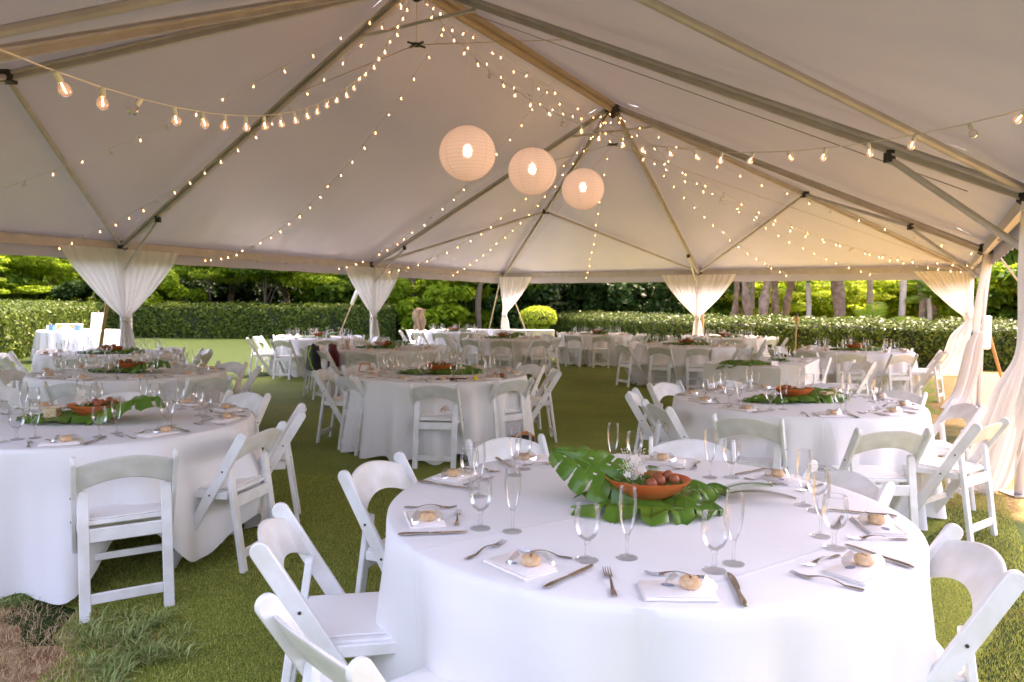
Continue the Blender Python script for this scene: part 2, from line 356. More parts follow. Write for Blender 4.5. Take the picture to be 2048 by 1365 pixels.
M['bladed'] = leafmat('dry straw', (.35, .22, .11), (.62, .46, .27), .15, .7)
blades(260000, 1.2, 6.2, .017, .0035, .9, 'turf_pile', 'fine upright fibres of the artificial turf near the camera', 'blade', on_turf, .8)
def tufts(n_t, per, name, label, m, h, spread, cond, wd=.006):
    V = []; c = 0
    while c < n_t:
        a = -B + RNG.uniform(.15, 1.12 - max(0, 0)); t = RNG.uniform(5.0, 8.95); p = L1 + u * a + wv * t
        if not cond(a, t): continue
        c += 1; k = per; ang = RNG.random(k) * 2 * PI; r0 = spread * .35 * RNG.random(k) ** .5; hh = h * (.4 + .8 * RNG.random(k)); l = .4 + 1.3 * RNG.random(k)
        bx = p[0] + np.cos(ang) * r0; by = p[1] + np.sin(ang) * r0; an2 = ang + RNG.normal(0, .7, k)
        sx_ = -np.sin(an2) * wd / 2; sy_ = np.cos(an2) * wd / 2
        for f, f2 in ((0, .5), (.5, 1)):
            pass
        mx_ = bx + np.cos(an2) * l * hh * .35; my_ = by + np.sin(an2) * l * hh * .35; mz = hh * .62
        tx = bx + np.cos(an2) * l * hh; ty = by + np.sin(an2) * l * hh; tz = hh * (1 - .35 * l / 1.7)
        q = np.empty((k, 6, 3)); z0 = np.full(k, .003)
        q[:, 0] = np.stack([bx - sx_, by - sy_, z0], 1); q[:, 1] = np.stack([bx + sx_, by + sy_, z0], 1)
        q[:, 2] = np.stack([mx_ + sx_ * .8, my_ + sy_ * .8, mz], 1); q[:, 3] = np.stack([mx_ - sx_ * .8, my_ - sy_ * .8, mz], 1)
        q[:, 4] = np.stack([tx + sx_ * .1, ty + sy_ * .1, tz], 1); q[:, 5] = np.stack([tx - sx_ * .1, ty - sy_ * .1, tz], 1); V.append(q)
    V = np.concatenate(V); n = len(V); bse = np.arange(n)[:, None] * 6
    F = np.concatenate([bse + np.array([0, 1, 2, 3]), bse + np.array([3, 2, 4, 5])])
    return tag(obj(name, fast_mesh(name, V.reshape(-1, 3), F, m)), label, kind='stuff')
rt0 = random.Random(3)
def patch(a, t, k=0):
    return math.sin(a * 6 + 1) + math.sin(t * 3.4 + 2.2) + .8 * math.sin(t * 6.3 + a * 4) > .15
tufts(190, 34, 'long_grass', 'long green grass tufts growing over the turf edge at lower left', 'bladeg', .065, .14, lambda a, t: patch(a, t) and (a > -B + .45) and (t > 5.6 or rt0.random() < .5))
tufts(760, 18, 'dry_grass', 'dry straw coloured grass lying on red soil at lower left', 'bladed', .038, .26, lambda a, t: a < -B + 1.02 - .08 * rt0.random() * 3, .0032)
g = MB()
for i in range(60):
    a = -B + RNG.uniform(1.1, 4.5); t = RNG.uniform(5.5, 12); p = L1 + u * a + wv * t; an = RNG.random() * PI; l = RNG.uniform(.02, .06)
    g.bar((p[0], p[1], .022), (p[0] + l * math.cos(an), p[1] + l * math.sin(an), .026), .002, .002)
tag(g.build('fallen_straw', 'bladed'), 'scattered bits of dry straw on the turf', kind='stuff')

# ------------------------------------------------------------------ tent
tent = thing('frame_tent', 'large white hip roofed frame tent with aluminium rafters over all the tables', 'tent', (P['C'].x, P['C'].y, 0))
toff = Vector((-P['C'].x, -P['C'].y, 0))
def tpart(name, mb, mats, smooth=False, parent=None):
    mb.v = [tuple(Vector(v) + (toff if parent is None else toff)) for v in mb.v]; return mb.build(name, mats, parent or tent, smooth)
OUT = .10
def eo(k, z=He + .05):   # eave point pushed outward
    c = G(B / 2, B, 0); v = P[k].copy(); s = Vector((0, 0, 0))
    if k[0] == 'L': s -= W3
    if k[0] == 'R': s += W3
    if k in ('L3', 'C', 'R3'): s += U3
    if k in ('L0', 'C0', 'R0'): s -= U3
    v = v + s * OUT; v.z = z; return v
def roof_panel(a, b, c, d, nu=34, nv=26, seed=0):
    """a-b eave, c-d top"""
    n = (b - a).cross(d - a).normalized()
    if n.z < 0: n = -n
    def fn(s, t):
        p = (a.lerp(b, s)).lerp(d.lerp(c, s), t); sag = -.10 * math.sin(PI * s) * math.sin(PI * t) ** .8
        wr = .017 * math.sin(s * 46 + seed + 3 * math.sin(t * 5)) * math.exp(-t * 7) + .010 * math.sin(s * 90 + t * 40 + seed) * math.exp(-((t - .12) / .1) ** 2)
        # drag wrinkles that radiate from the lower corners
        wr += .008 * math.sin(30 * math.atan2(t + .02, s + .02) + seed) * math.exp(-4.5 * (s + t)) + .008 * math.sin(30 * math.atan2(t + .02, 1.02 - s) + seed) * math.exp(-4.5 * (1 - s + t))
        e = min(1, t * 12) * min(1, (1 - t) * 12)
        return p + n * (sag + wr * min(1, s * 10, (1 - s) * 10) * (1 if t > .01 else 0)) + Vector((0, 0, .06 * e))
    m = MB(); m.grid(fn, nu * 2, nv); tpart('roof_panel', m, 'roof', True)
T1_, T2_ = P['A1'] + Vector((0, 0, .08)), P['A2'] + Vector((0, 0, .08))
roof_panel(eo('L1'), eo('L2'), T1_, T2_, seed=1); roof_panel(eo('R1'), eo('R2'), T1_, T2_, seed=2)
for i, (a, b, t) in enumerate((('L2', 'L3', T1_), ('L3', 'C', T1_), ('C', 'R3', T1_), ('R3', 'R2', T1_), ('L1', 'L0', T2_), ('L0', 'C0', T2_), ('C0', 'R0', T2_), ('R0', 'R1', T2_))):
    roof_panel(eo(a), eo(b), t, t, 26, 22, 3 + i)
RIM = ['L0', 'L1', 'L2', 'L3', 'C', 'R3', 'R2', 'R1', 'R0', 'C0']
for i, k in enumerate(RIM):
    k2 = RIM[(i + 1) % len(RIM)]
    m = MB(); a, b = P[k] - Vector((0, 0, .03)), P[k2] - Vector((0, 0, .03)); d = (b - a).normalized()
    m.bar(a + d * .06, b - d * .06, .07, .12); m.tube([a + d * .06 + Vector((0, 0, .07)), b - d * .06 + Vector((0, 0, .07))], .03, 8)
    tpart('eave_beam', m, 'alu')
    a, b = eo(k, He + .05), eo(k2, He + .05); n = d.cross(Vector((0, 0, 1)))
    m = MB(); m.grid(lambda s, t: a.lerp(b, s) + n * (.012 * math.sin(s * 70 + i) * t) + Vector((0, 0, -(.30 + .006 * math.sin(s * 37)) * t)), 60, 3)
    tpart('valence', m, 'roof', True)
    if k not in ('R0',):   # small hanging clips on the eave beam
        for f in (.46, .58):
            m = MB(); q = (P[k] - Vector((0, 0, .03))).lerp(P[k2] - Vector((0, 0, .03)), f)
            m.bar(q + Vector((0, 0, .10)), q - Vector((0, 0, .085)), .03, .084, d); tpart('beam_clip', m, 'alu')
def rafter(a, b, big=True, sl=False):
    d = (b - a).normalized(); a = a + d * .05; b = b - d * .08; m = MB()
    if sl: m.bar(a, b, .16, .08); m.tube([a - Vector((0, 0, .07)), b - Vector((0, 0, .07))], .045, 8); m.bar(a - Vector((0, 0, .10)), b - Vector((0, 0, .10)), .03, .05)
    elif big:
        up = Vector((0, 0, 1)); sidev = d.cross(up).normalized()
        m.bar(a - up * .01, b - up * .01, .034, .095); m.tube([a + sidev * .038 + up * .0, b + sidev * .038 + up * .0], .019, 8); m.tube([a - sidev * .038, b - sidev * .038], .019, 8)
        m.bar(a - up * .066, b - up * .066, .06, .016)
    else: m.tube([a, b], .032, 8)
    tpart('rafter' if big else 'purlin', m, 'sleeve' if sl else 'alu', 40)
dz = Vector((0, 0, -.02))
for a, b in (('A1', 'L2'), ('A1', 'R2'), ('A2', 'L1'), ('A2', 'R1'), ('A1', 'L3'), ('A1', 'R3'), ('A2', 'L0'), ('A2', 'R0'), ('A1', 'C'), ('A2', 'C0')): rafter(P[a] + dz, P[b] + dz)
rafter(P['A2'] + Vector((0, 0, -.04)), P['A1'] + Vector((0, 0, -.04)), sl=True)
mid = lambda a, b, f=.5: P[a].lerp(P[b], f)
for h, ends in (((('A1', 'L3')), ('L2', 'C')), (('A1', 'R3'), ('C', 'R2')), (('A2', 'L0'), ('L1', 'C0')), (('A2', 'R0'), ('C0', 'R1'))):
    q = mid(*h) + Vector((0, 0, -.04))
    for e in ends: rafter(q, P[e] + Vector((0, 0, .0)), False)
    m = MB(); m.box(q, (.14, .14, .12)); tpart('bracket', m, 'dark')
for ap in ('A1', 'A2'):
    m = MB(); m.lathe([(.02, -.2), (.14, -.12), (.16, 0), (.10, .05)], 10, P[ap] + Vector((0, 0, -.06))); tpart('crown_fitting', m, 'dark')
    l, r = ('L2', 'R2') if ap == 'A1' else ('L1', 'R1')
    m = MB(); m.tube([mid(ap, l, .14) + Vector((0, 0, -.1)), mid(ap, r, .14) + Vector((0, 0, -.1))], .022, 8); tpart('collar_tie', m, 'alub')
    ring = P[ap].copy(); ring.z = 4.62
    m = MB(); m.tube([ring, P[ap]], .004, 5)
    others = (l, r) + (('L3', 'R3') if ap == 'A1' else ())
    for e in others: m.tube([ring, mid(ap, e, .97) + Vector((0, 0, -.05))] if e in ('L3', 'R3', 'L0', 'R0') else [ring, mid(ap, e, .32) + Vector((0, 0, -.1))], .005, 5)
    tpart('tension_cable', m, 'rope')
    m = MB()
    for k in range(4):
        an = k * PI / 2 + PI / 4; dd = Vector((math.cos(an), math.sin(an), .0)); m.tube([ring + dd * .03, ring + dd * .13], .014, 6)
    m.tube([ring + Vector((.05 * math.cos(t), .05 * math.sin(t), 0)) for t in np.linspace(0, 2 * PI, 13)], .014, 6); tpart('cable_ring', m, 'dark')
m = MB()   # long cable running beside the right-hand rafter
m.tube([mid('A2', 'R1', .12) - Vector((0, 0, .15)) + U3 * .12, mid('A2', 'R1', .93) - Vector((0, 0, .15)) + U3 * .12], .004, 5); tpart('tension_cable', m, 'cable')
for k in RIM:
    foot = P[k].copy(); foot.z = 0
    m = MB(); m.tube([foot + Vector((0, 0, .02)), P[k] - Vector((0, 0, .09))], .034, 10); po = tpart('post', m, 'alu', 40)
    m = MB(); m.box(foot + Vector((0, 0, .01)), (.2, .2, .015)); tpart('base_plate', m, 'steel')
    m = MB(); m.box(P[k] - Vector((0, 0, .01)), (.17, .17, .17), bev=.03); tpart('corner_fitting', m, 'dark')
    ap = {'L1': 'A2', 'R1': 'A2', 'L2': 'A1', 'R2': 'A1', 'C': 'A1', 'C0': 'A2'}.get(k)
    if ap:
        m = MB(); top = mid(k, ap, .165) + Vector((0, 0, -.13)); bot = P[k] + Vector((0, 0, -.46)) + (P[ap] - P[k]).normalized() * .05
        m.tube([bot, top], .024 if k != 'R1' else .028, 10); tpart('knee_brace', m, 'alub', 40)
        m = MB(); m.box(top + Vector((0, 0, .02)), (.07, .07, .10)); tpart('bracket', m, 'dark')

# ------------------------------------------------------------------ drapes at the posts
def drape(rows, label, amp=.03, n=13, nu=150, nv=46, name='curtain', group='cream drapes tied to the tent posts'):
    """rows: (left point, right point, pleat amplitude) from the top down"""
    rows = [(Vector(a), Vector(b), c) for a, b, c in rows]; K = len(rows) - 1
    def cr(p0, p1, p2, p3, t): return .5 * ((2 * p1) + (p2 - p0) * t + (2 * p0 - 5 * p1 + 4 * p2 - p3) * t * t + (3 * p1 - p0 - 3 * p2 + p3) * t ** 3)
    def at(t, j):
        x = t * K; i = min(int(x), K - 1); f = x - i; g_ = lambda q: rows[max(0, min(K, q))][j]; return cr(g_(i - 1), g_(i), g_(i + 1), g_(i + 2), f)
    seed = random.random() * 9
    def fn(s, t):
        a, b = at(t, 0), at(t, 1); am = at(t, 2); s2 = s + .012 * math.sin(s * 23 + seed)
        d = (b - a); nrm = Vector((d.y, -d.x, 0)); nrm = nrm.normalized() if nrm.length > 1e-5 else Vector((0, 1, 0))
        ph = 2 * PI * n * s2 + 1.3 * math.sin(3 * s2 + seed) + .5 * math.sin(5 * t + seed)
        return a.lerp(b, s) + nrm * am * (math.sin(ph) + .45 * math.sin(ph * 1.73 + 1)) + Vector((0, 0, -.03 * math.sin(PI * s) if t > .99 else 0))
    o0 = rows[0][0]; base = Vector((o0.x, o0.y, 0)); m = MB(); m.grid(lambda s, t: fn(s, t) - base, nu, nv)
    e = thing(name, label, 'drape', base, 0, group); m.build('drape_cloth', 'sheer', e, True); return e, base
def swag(k, da, db, hwa, hwb, label, tz=1.22, off=None, fl=.26):
    p = P[k]; c = Vector((p.x, p.y, 0)) + (off or Vector((0, 0, 0))); A = Vector(da); Bv = Vector(db); Z = lambda z: Vector((0, 0, z))
    dv = (Bv - A).normalized(); i_ = off.normalized() * .0 if off else Vector((0, 0, 0))
    rows = [(c + A * hwa + Z(2.36), c + Bv * hwb + Z(2.36), .018), (c + A * hwa * .86 + Z(2.1), c + Bv * hwb * .86 + Z(2.1), .022), (c + A * hwa * .55 + Z(1.72), c + Bv * hwb * .55 + Z(1.72), .024),
            (c + A * hwa * .24 + Z(1.4), c + Bv * hwb * .24 + Z(1.4), .016), (c - dv * .07 + Z(tz), c + dv * .07 + Z(tz), .012), (c - dv * .10 + Z(tz - .25), c + dv * .13 + Z(tz - .25), .022),
            (c - dv * .13 + Z(.5), c + dv * .20 + Z(.5), .03), (c - dv * .15 + Z(.02), c + dv * fl + Z(.02), .035)]
    e, base = drape(rows, label)
    t = MB(); cc = c - base + Z(tz); t.lathe([(.075, -.03), (.085, 0), (.075, .03)], 14, cc, 1, .7); t.build('tie_band', 'sheer', e, True)
    return e
ins = -U3 * .0
swag('L1', -U3, U3, 1.02, 1.0, 'widest cream swag drape tied to the tent post at left', off=W3 * .09)
swag('L2', -U3, U3, 1.0, 1.0, 'cream swag drape on the second post from the left', off=W3 * .09)
swag('L3', -U3 * .6 , W3, .55, .95, 'narrow cream swag drape at the rear left tent corner', off=(W3 - U3) * .09)
swag('C', -W3, W3, 1.0, 1.0, 'cream swag drape on the post in the middle of the far side', off=-U3 * .09)
def rl(k, dx, dy, z): p = P[k]; return (p.x + dx, p.y + dy, z)
# rear right corner: half swag whose tail is pulled out to the left
drape([(rl('R3', -1.05, .35, 2.36), rl('R3', .05, -.12, 2.36), .02), (rl('R3', -.72, .2, 1.95), rl('R3', .05, -.12, 1.95), .02), (rl('R3', -.34, .05, 1.55), rl('R3', .05, -.12, 1.6), .02),
       (rl('R3', -.10, -.1, 1.25), rl('R3', .10, -.12, 1.25), .015), (rl('R3', -.42, -.15, .9), rl('R3', .0, -.12, .95), .03), (rl('R3', -.62, -.2, .45), rl('R3', -.08, -.12, .5), .04),
       (rl('R3', -1.05, -.25, .06), rl('R3', -.2, -.15, .03), .04)], 'cream drape at the far right corner with its tail swept left')
# second right post: narrow sheer panel plus a tail that trails on the turf
drape([(rl('R2', -.06, -.1, 2.4), rl('R2', .16, .05, 2.4), .02), (rl('R2', -.13, -.1, 1.9), rl('R2', .10, .05, 1.9), .02), (rl('R2', -.2, -.1, 1.35), rl('R2', .05, .03, 1.35), .02),
       (rl('R2', -.2, -.1, 1.1), rl('R2', .02, .03, 1.1), .014), (rl('R2', -.19, -.1, .6), rl('R2', .0, .03, .6), .014), (rl('R2', -.18, -.1, .02), rl('R2', -.02, .03, .02), .014)],
      'sheer straight drape panel hanging down the second right hand post', n=6)
drape([(rl('R2', -.19, -.12, 1.16), rl('R2', -.05, -.14, 1.17), .02), (rl('R2', -.32, -.16, .98), rl('R2', -.06, -.16, 1.0), .03), (rl('R2', -.45, -.22, .6), rl('R2', -.14, -.2, .6), .04),
       (rl('R2', -.58, -.28, .25), rl('R2', -.26, -.22, .22), .04), (rl('R2', -.85, -.4, .04), rl('R2', -.34, -.3, .03), .03)], 'white drape tail trailing onto the turf beside the second right hand post', n=7)
# nearest right post
drape([(rl('R1', -0.07, -0.06, 2.35), rl('R1', 0.30, 0.36, 2.35), .03), (rl('R1', -0.10, -0.08, 1.8), rl('R1', 0.20, 0.06, 1.8), .03), (rl('R1', -0.11, -0.10, 1.4), rl('R1', 0.05, -0.02, 1.4), .02),
       (rl('R1', -0.14, -0.10, 1.12), rl('R1', 0.04, -0.04, 1.12), .014), (rl('R1', -0.27, -0.08, .85), rl('R1', 0.05, -0.04, .85), .03), (rl('R1', -0.39, -0.04, .4), rl('R1', -0.01, 0.00, .4), .035), (rl('R1', -0.43, 0.00, .12), rl('R1', -0.07, 0.04, .1), .03),
       (rl('R1', -0.33, 0.02, .02), rl('R1', -0.15, 0.06, .02), .02)], 'white billowing drape at the right picture edge beside dry grass', n=6)

# guy straps, stakes
def strap(k, top, end, label, sleeve=False, r=.018, m='rope'):
    a, b = Vector(top), Vector(end); e = thing('guy_strap', label, 'strap', (b.x, b.y, 0), 0, 'guy straps holding the tent')
    s = MB(); o_ = Vector((b.x, b.y, 0)); s.bar(a - o_, b - o_, r * 1.6, r); s.build('webbing', m, e)
    s = MB(); s.tube([b - o_ + Vector((0, 0, .18)), b - o_ + Vector((0, 0, .0))], .018, 8); s.build('stake', 'steel', e)
    if sleeve: s = MB(); p, q = a.lerp(b, sleeve[0]) - o_, a.lerp(b, sleeve[1]) - o_; s.tube([p, q], .05, 10); s.build('sleeve', 'white', e, True)
def tp(k): return P[k] + Vector((0, 0, -.02))
strap('L1', tp('L1') - W3 * .12, P['L1'] - W3 * 1.9 + U3 * .6 - Vector((0, 0, He)), 'dark guy strap slanting down behind the left swag drape', False, .034, 'woodpole')
strap('L2', tp('L2') - W3 * .12, P['L2'] - W3 * 1.7 + U3 * .3 - Vector((0, 0, He)), 'tan guy strap with white sleeve beside the second swag drape', (.15, .38))
strap('L3', tp('L3') - W3 * .1, P['L3'] - W3 * 1.2 + U3 * .8 - Vector((0, 0, He)), 'tan guy strap left of the rear corner drape')
strap('L3b', tp('L3') + U3 * .1, P['L3'] + W3 * .2 + U3 * 1.6 - Vector((0, 0, He)), 'thin guy strap right of the rear corner drape')
strap('R2', tp('R2') + W3 * .12, P['R2'] + W3 * 1.7 + U3 * .2 - Vector((0, 0, He)), 'pale guy strap with white sleeve slanting off the second right post', (.30, .52), .022)
def pole(name, a, b, r, label, m='woodpole', cat='stake'):
    a, b = Vector(a), Vector(b); s = MB(); o_ = Vector((b.x, b.y, 0)); s.tube([a - o_, a.lerp(b, .5) - o_, b - o_], [r * .9, r, r], 8); o = s.build(name, m, None, True, o_); return tag(o, label, cat)
pole('wooden_stake', rl('C', .25, .5, 1.6), rl('C', .32, .62, 0), .03, 'orange brown wooden stake behind the middle far drape')
pole('wooden_stake', rl('R2', .06, .12, 1.1), rl('R2', .05, .14, 0), .03, 'upright wooden stake behind the second right hand post')
pole('wooden_prop', rl('R2', .04, .2, 1.75), rl('R2', 1.0, .8, .0), .025, 'slanting wooden prop leaning against the second right hand post')
b_ = MB(); b_.box((0, 0, .26), (.13, .10, .52), bev=.02)
e = thing('cord_cover', 'white rectangular cover hung on the second right hand post', 'cover', rl('R2', .13, .1, .88)); b_.build('cover_body', 'white', e, 30)
for z in (.05, .47): b_ = MB(); b_.bar((-.17, 0, z), (-.065, 0, z), .02, .01); b_.build('strap_tab', 'rope', e)
e = thing('cord_cover', 'small white sleeve hanging behind the left swag drape', 'cover', rl('L1', -.08, .3, .93)); b_ = MB(); b_.box((0, 0, .2), (.16, .09, .40), bev=.02); b_.build('cover_body', 'white', e, 30)

# ------------------------------------------------------------------ chairs
def make_chair(detail=True):
    t = thing('folding_chair', 'white resin folding chair', 'chair')
    yb, yf, H = -.27, .20, .785; yl = lambda z: yf + (yb - yf) * z / .78
    for sx in (-1, 1):
        # long post: a flat board with a rounded top, leaning back
        m = MB(); d = Vector((0, yb - yf, .78)).normalized(); n = Vector((0, d.z, -d.y)); hw = .029; prof = [(-hw, 0), (hw, 0)]
        L_ = Vector((0, yb - yf, .78)).length - .03
        prof = [(-hw * .9, -.004), (hw * .9, -.004)] + [(hw, .02), (hw, L_)] + [(hw * math.cos(a), L_ + hw * math.sin(a)) for a in np.linspace(.3, PI - .3, 7)] + [(-hw, L_), (-hw, .02)]
        f = lambda x, y, z: Vector((z, yf, .0)) + n * x + d * y
        x0 = sx * .215; th = .011; bev = .004
        V = []; ring = lambda off, ins_: [f(px * (1 - ins_ / hw), py - (ins_ if py > L_ else 0), x0 + off) for px, py in prof]
        R4 = [ring(-th, bev), ring(-th + bev, 0), ring(th - bev, 0), ring(th, bev)]; K = len(prof); V = sum(R4, []); F = [tuple(range(K - 1, -1, -1)), tuple(range(3 * K, 4 * K))]
        for r_ in range(3):
            for i in range(K): j = (i + 1) % K; F.append((r_ * K + i, r_ * K + j, (r_ + 1) * K + j, (r_ + 1) * K + i))
        V = [(v.x, v.y, max(v.z, 0)) for v in V]
        m.add(V, F); post = m.build('back_post', 'chair', t, 30)
        if detail:
            for z in (.565, .43):
                m = MB(); m.tube([(x0 + sx * .010, yl(z), z), (x0 + sx * .0145, yl(z), z)], .0055, 8); m.build('screw', 'screw', post)
        # rear leg: board, wide across, rounded top
        m = MB(); x1 = sx * .178; w2 = .024; zt = .60; yt = yl(.60) + .012; y0 = -.235
        prof = [(-w2, 0), (w2, 0), (w2, zt - w2)] + [(w2 * math.cos(a), zt - w2 + w2 * math.sin(a)) for a in np.linspace(.3, PI - .3, 6)] + [(-w2, zt - w2)]
        ff = lambda px, pz, off: Vector((x1 + px, y0 + (yt - y0) * pz / zt + off, pz))
        K = len(prof); V = [ff(px * .87, min(pz, zt - .003), -.013) for px, pz in prof] + [ff(px, pz, -.009) for px, pz in prof] + [ff(px, pz, .009) for px, pz in prof] + [ff(px * .87, min(pz, zt - .003), .013) for px, pz in prof]
        F = [tuple(range(K - 1, -1, -1)), tuple(range(3 * K, 4 * K))]
        for r_ in range(3):
            for i in range(K): j = (i + 1) % K; F.append((r_ * K + i, r_ * K + j, (r_ + 1) * K + j, (r_ + 1) * K + i))
        m.add(V, F); m.build('rear_leg', 'chair', t, 30)
        m = MB(); m.box((sx * .196, .03, .425), (.018, .37, .04), bev=.004); m.build('side_rail', 'chair', t)
    # arched back slat, bowed to the rear
    def slat(s, q):
        x = (s * 2 - 1) * .2035; zc = .772 - .042 * (x / .2) ** 2; zb = .655 - .062 * (x / .2) ** 2
        a = 2 * PI * q; ca, sa = math.cos(a), math.sin(a); e_ = .35
        px = math.copysign(abs(ca) ** e_, ca); pz = math.copysign(abs(sa) ** e_, sa)
        z = (zc + zb) / 2 + (zc - zb) / 2 * pz; y = yl(z) - .022 * (1 - (x / .2) ** 2) + .0075 * px
        return (x, y, z)
    m = MB(); m.grid(lambda q, s: slat(s, q), 14, 16, wrap=True); m.build('back_slat', 'chair', t, 50)
    m = MB(); yr = lambda z: -.235 + (yl(.6) + .012 + .235) * z / .6
    m.box((0, yr(.385), .385), (.312, .020, .066), bev=.004); m.build('apron', 'chair', t)
    m = MB(); m.box((0, yr(.095), .095), (.312, .018, .05), bev=.004); m.build('rear_rung', 'chair', t)
    m = MB(); m.box((0, yl(.20), .20), (.408, .016, .035), bev=.003); m.build('front_rung', 'chair', t)
    def rr(hx, y0, y1, r, z0, z1, inset=.004):
        pr = []
        for cx, cy_, a0 in ((hx - r, y1 - r, 0), (-hx + r, y1 - r, PI / 2), (-hx + .01, y0 + .01, PI), (hx - .01, y0 + .01, 3 * PI / 2)):
            q = r if cy_ > 0 else .01
            for a in np.linspace(a0, a0 + PI / 2, 5): pr.append((cx + q * math.cos(a), cy_ + q * math.sin(a)))
        K = len(pr); cyy = (y0 + y1) / 2; V = [(x * .985, cyy + (y - cyy) * .985, z0) for x, y in pr] + [(x, y, z0 + inset) for x, y in pr] + [(x, y, z1 - inset) for x, y in pr] + [(x * .985, cyy + (y - cyy) * .985, z1) for x, y in pr]
        F = [tuple(range(K - 1, -1, -1)), tuple(range(3 * K, 4 * K))]
        for r_ in range(3):
            for i in range(K): j = (i + 1) % K; F.append((r_ * K + i, r_ * K + j, (r_ + 1) * K + j, (r_ + 1) * K + i))
        return V, F
    m = MB(); m.add(*rr(.187, -.165, .225, .05, .430, .452)); seat = m.build('seat', 'chair', t, 30)
    m = MB(); m.add(*rr(.162, -.15, .195, .035, .4525, .460, .002)); m.build('seat_pad', 'pad', seat, 30)
    return t
CH = Proto(make_chair(True)); CHF = Proto(make_chair(False))

# ------------------------------------------------------------------ tables
TN = dict(T1='the front round table', T2='the left foreground table', T3='the centre table', T4='the right middle table', T5='the second left table back',
          T6='the third left table back', T8='the table just behind the centre one', T9='the far table near the left lawn', T10='the far middle table',
          T11='the table behind the far middle one', T12='the far table below the hedge end', T13='the shaded table before the middle drape',
          T14='the table right of the middle drape', T16='the table before the right hedge')
TC = dict(T1=(.48, 2.63), T2=(-2.58, 4.42), T3=(-.77, 7.66), T4=(2.23, 5.66), T5=(-4, 7.54), T6=(-5.7, 10.24), T8=(-2.15, 12.0), T9=(-4.13, 15.4), T10=(-.18, 16.1),
          T11=(-1.6, 19.7), T12=(2.2, 18.7), T13=(3.35, 13.9), T14=(5.2, 17.5), T16=(5.98, 12.55))
TR = .925; TZ = .765
def cloth_mesh(seed, lifts=()):
    rs = random.Random(seed); nf = rs.choice((13, 15, 16)) if seed in (7, 14) else rs.choice((17, 19, 21)); ph = [rs.random() * 6.28 for _ in range(8)]
    NA = 200; rad = [0, .3, .6, .8, .88, TR - .012, TR - .002]; V = []; F = []
    for r in rad: V += [(r * math.cos(2 * PI * k / NA), r * math.sin(2 * PI * k / NA), TZ - (.0015 if r > .92 else 0) - (0.0 if r < TR - .005 else .002)) for k in range(NA)]
    NV = 22
    for j in range(1, NV + 1):
        t = j / NV
        for k in range(NA):
            a = 2 * PI * k / NA
            fold = math.sin(nf * a + ph[0] + .9 * math.sin(2 * a + ph[1]) + .6 * math.sin(3 * a + ph[2])); f2 = math.sin((nf * 2 + 3) * a + ph[3] + 1.2 * math.sin(4 * a))
            amp = (.105 if seed in (7, 14) else .09) * (t ** .85) * (.55 + .45 * math.sin(3 * a + ph[4]) ** 2); sharp = fold * abs(fold) ** .25
            rr_ = TR + .004 * min(1, t * 20) + (.022 if seed == 7 else .055) * t ** .9 + (amp * .75 if seed == 7 else amp) * sharp + .012 * t * f2
            z = TZ * (1 - t) + .012 + .016 * (1 - fold) * t ** 3
            for (la, lw, lh) in lifts:
                d = (a - la + PI) % (2 * PI) - PI; g_ = math.exp(-(d / lw) ** 2); z = z + g_ * lh * t ** 2; rr_ += g_ * lh * .35 * math.sin(PI * t)
            V.append((rr_ * math.cos(a), rr_ * math.sin(a), min(z, TZ - .004 * min(1, j))))
    NR = len(rad) + NV
    for j in range(NR - 1):
        if j == 0:
            continue
        for k in range(NA): i = (k + 1) % NA; F.append((j * NA + k, (j + 1) * NA + k, (j + 1) * NA + i, j * NA + i))
    V.append((0, 0, TZ)); c = len(V) - 1
    m = MB(); m.add(V, F); m.add([], []); m.f += [(c, NA + k, NA + (k + 1) % NA) for k in range(NA)]; m.m += [0] * NA
    return m
def table(key):
    x, y = TC[key]; t = thing('round_table', 'round table in floor length white cloth, ' + TN[key].replace('the ', '', 1), 'table', (x, y, 0), 0, 'round banquet tables')
    lifts = {'T2': ((R(-48), .20, .30), (R(-8), .16, .22)), 'T3': ((R(-70), .12, .06),)}.get(key, ())
    m = cloth_mesh(int(key[1:]) * 7, lifts); m.build('tablecloth', 'cloth', t, 60)
    m = MB(); m.lathe([(0, -.02), (TR - .02, -.02), (TR - .02, 0), (0, 0)], 40, (0, 0, TZ - .004)); m.build('tabletop', 'wood', t)
    return t
for k in TC: table(k)
lab_of = {'T1': 'nearest'}
# fold creases pressed into the front cloths are left to the weave bump

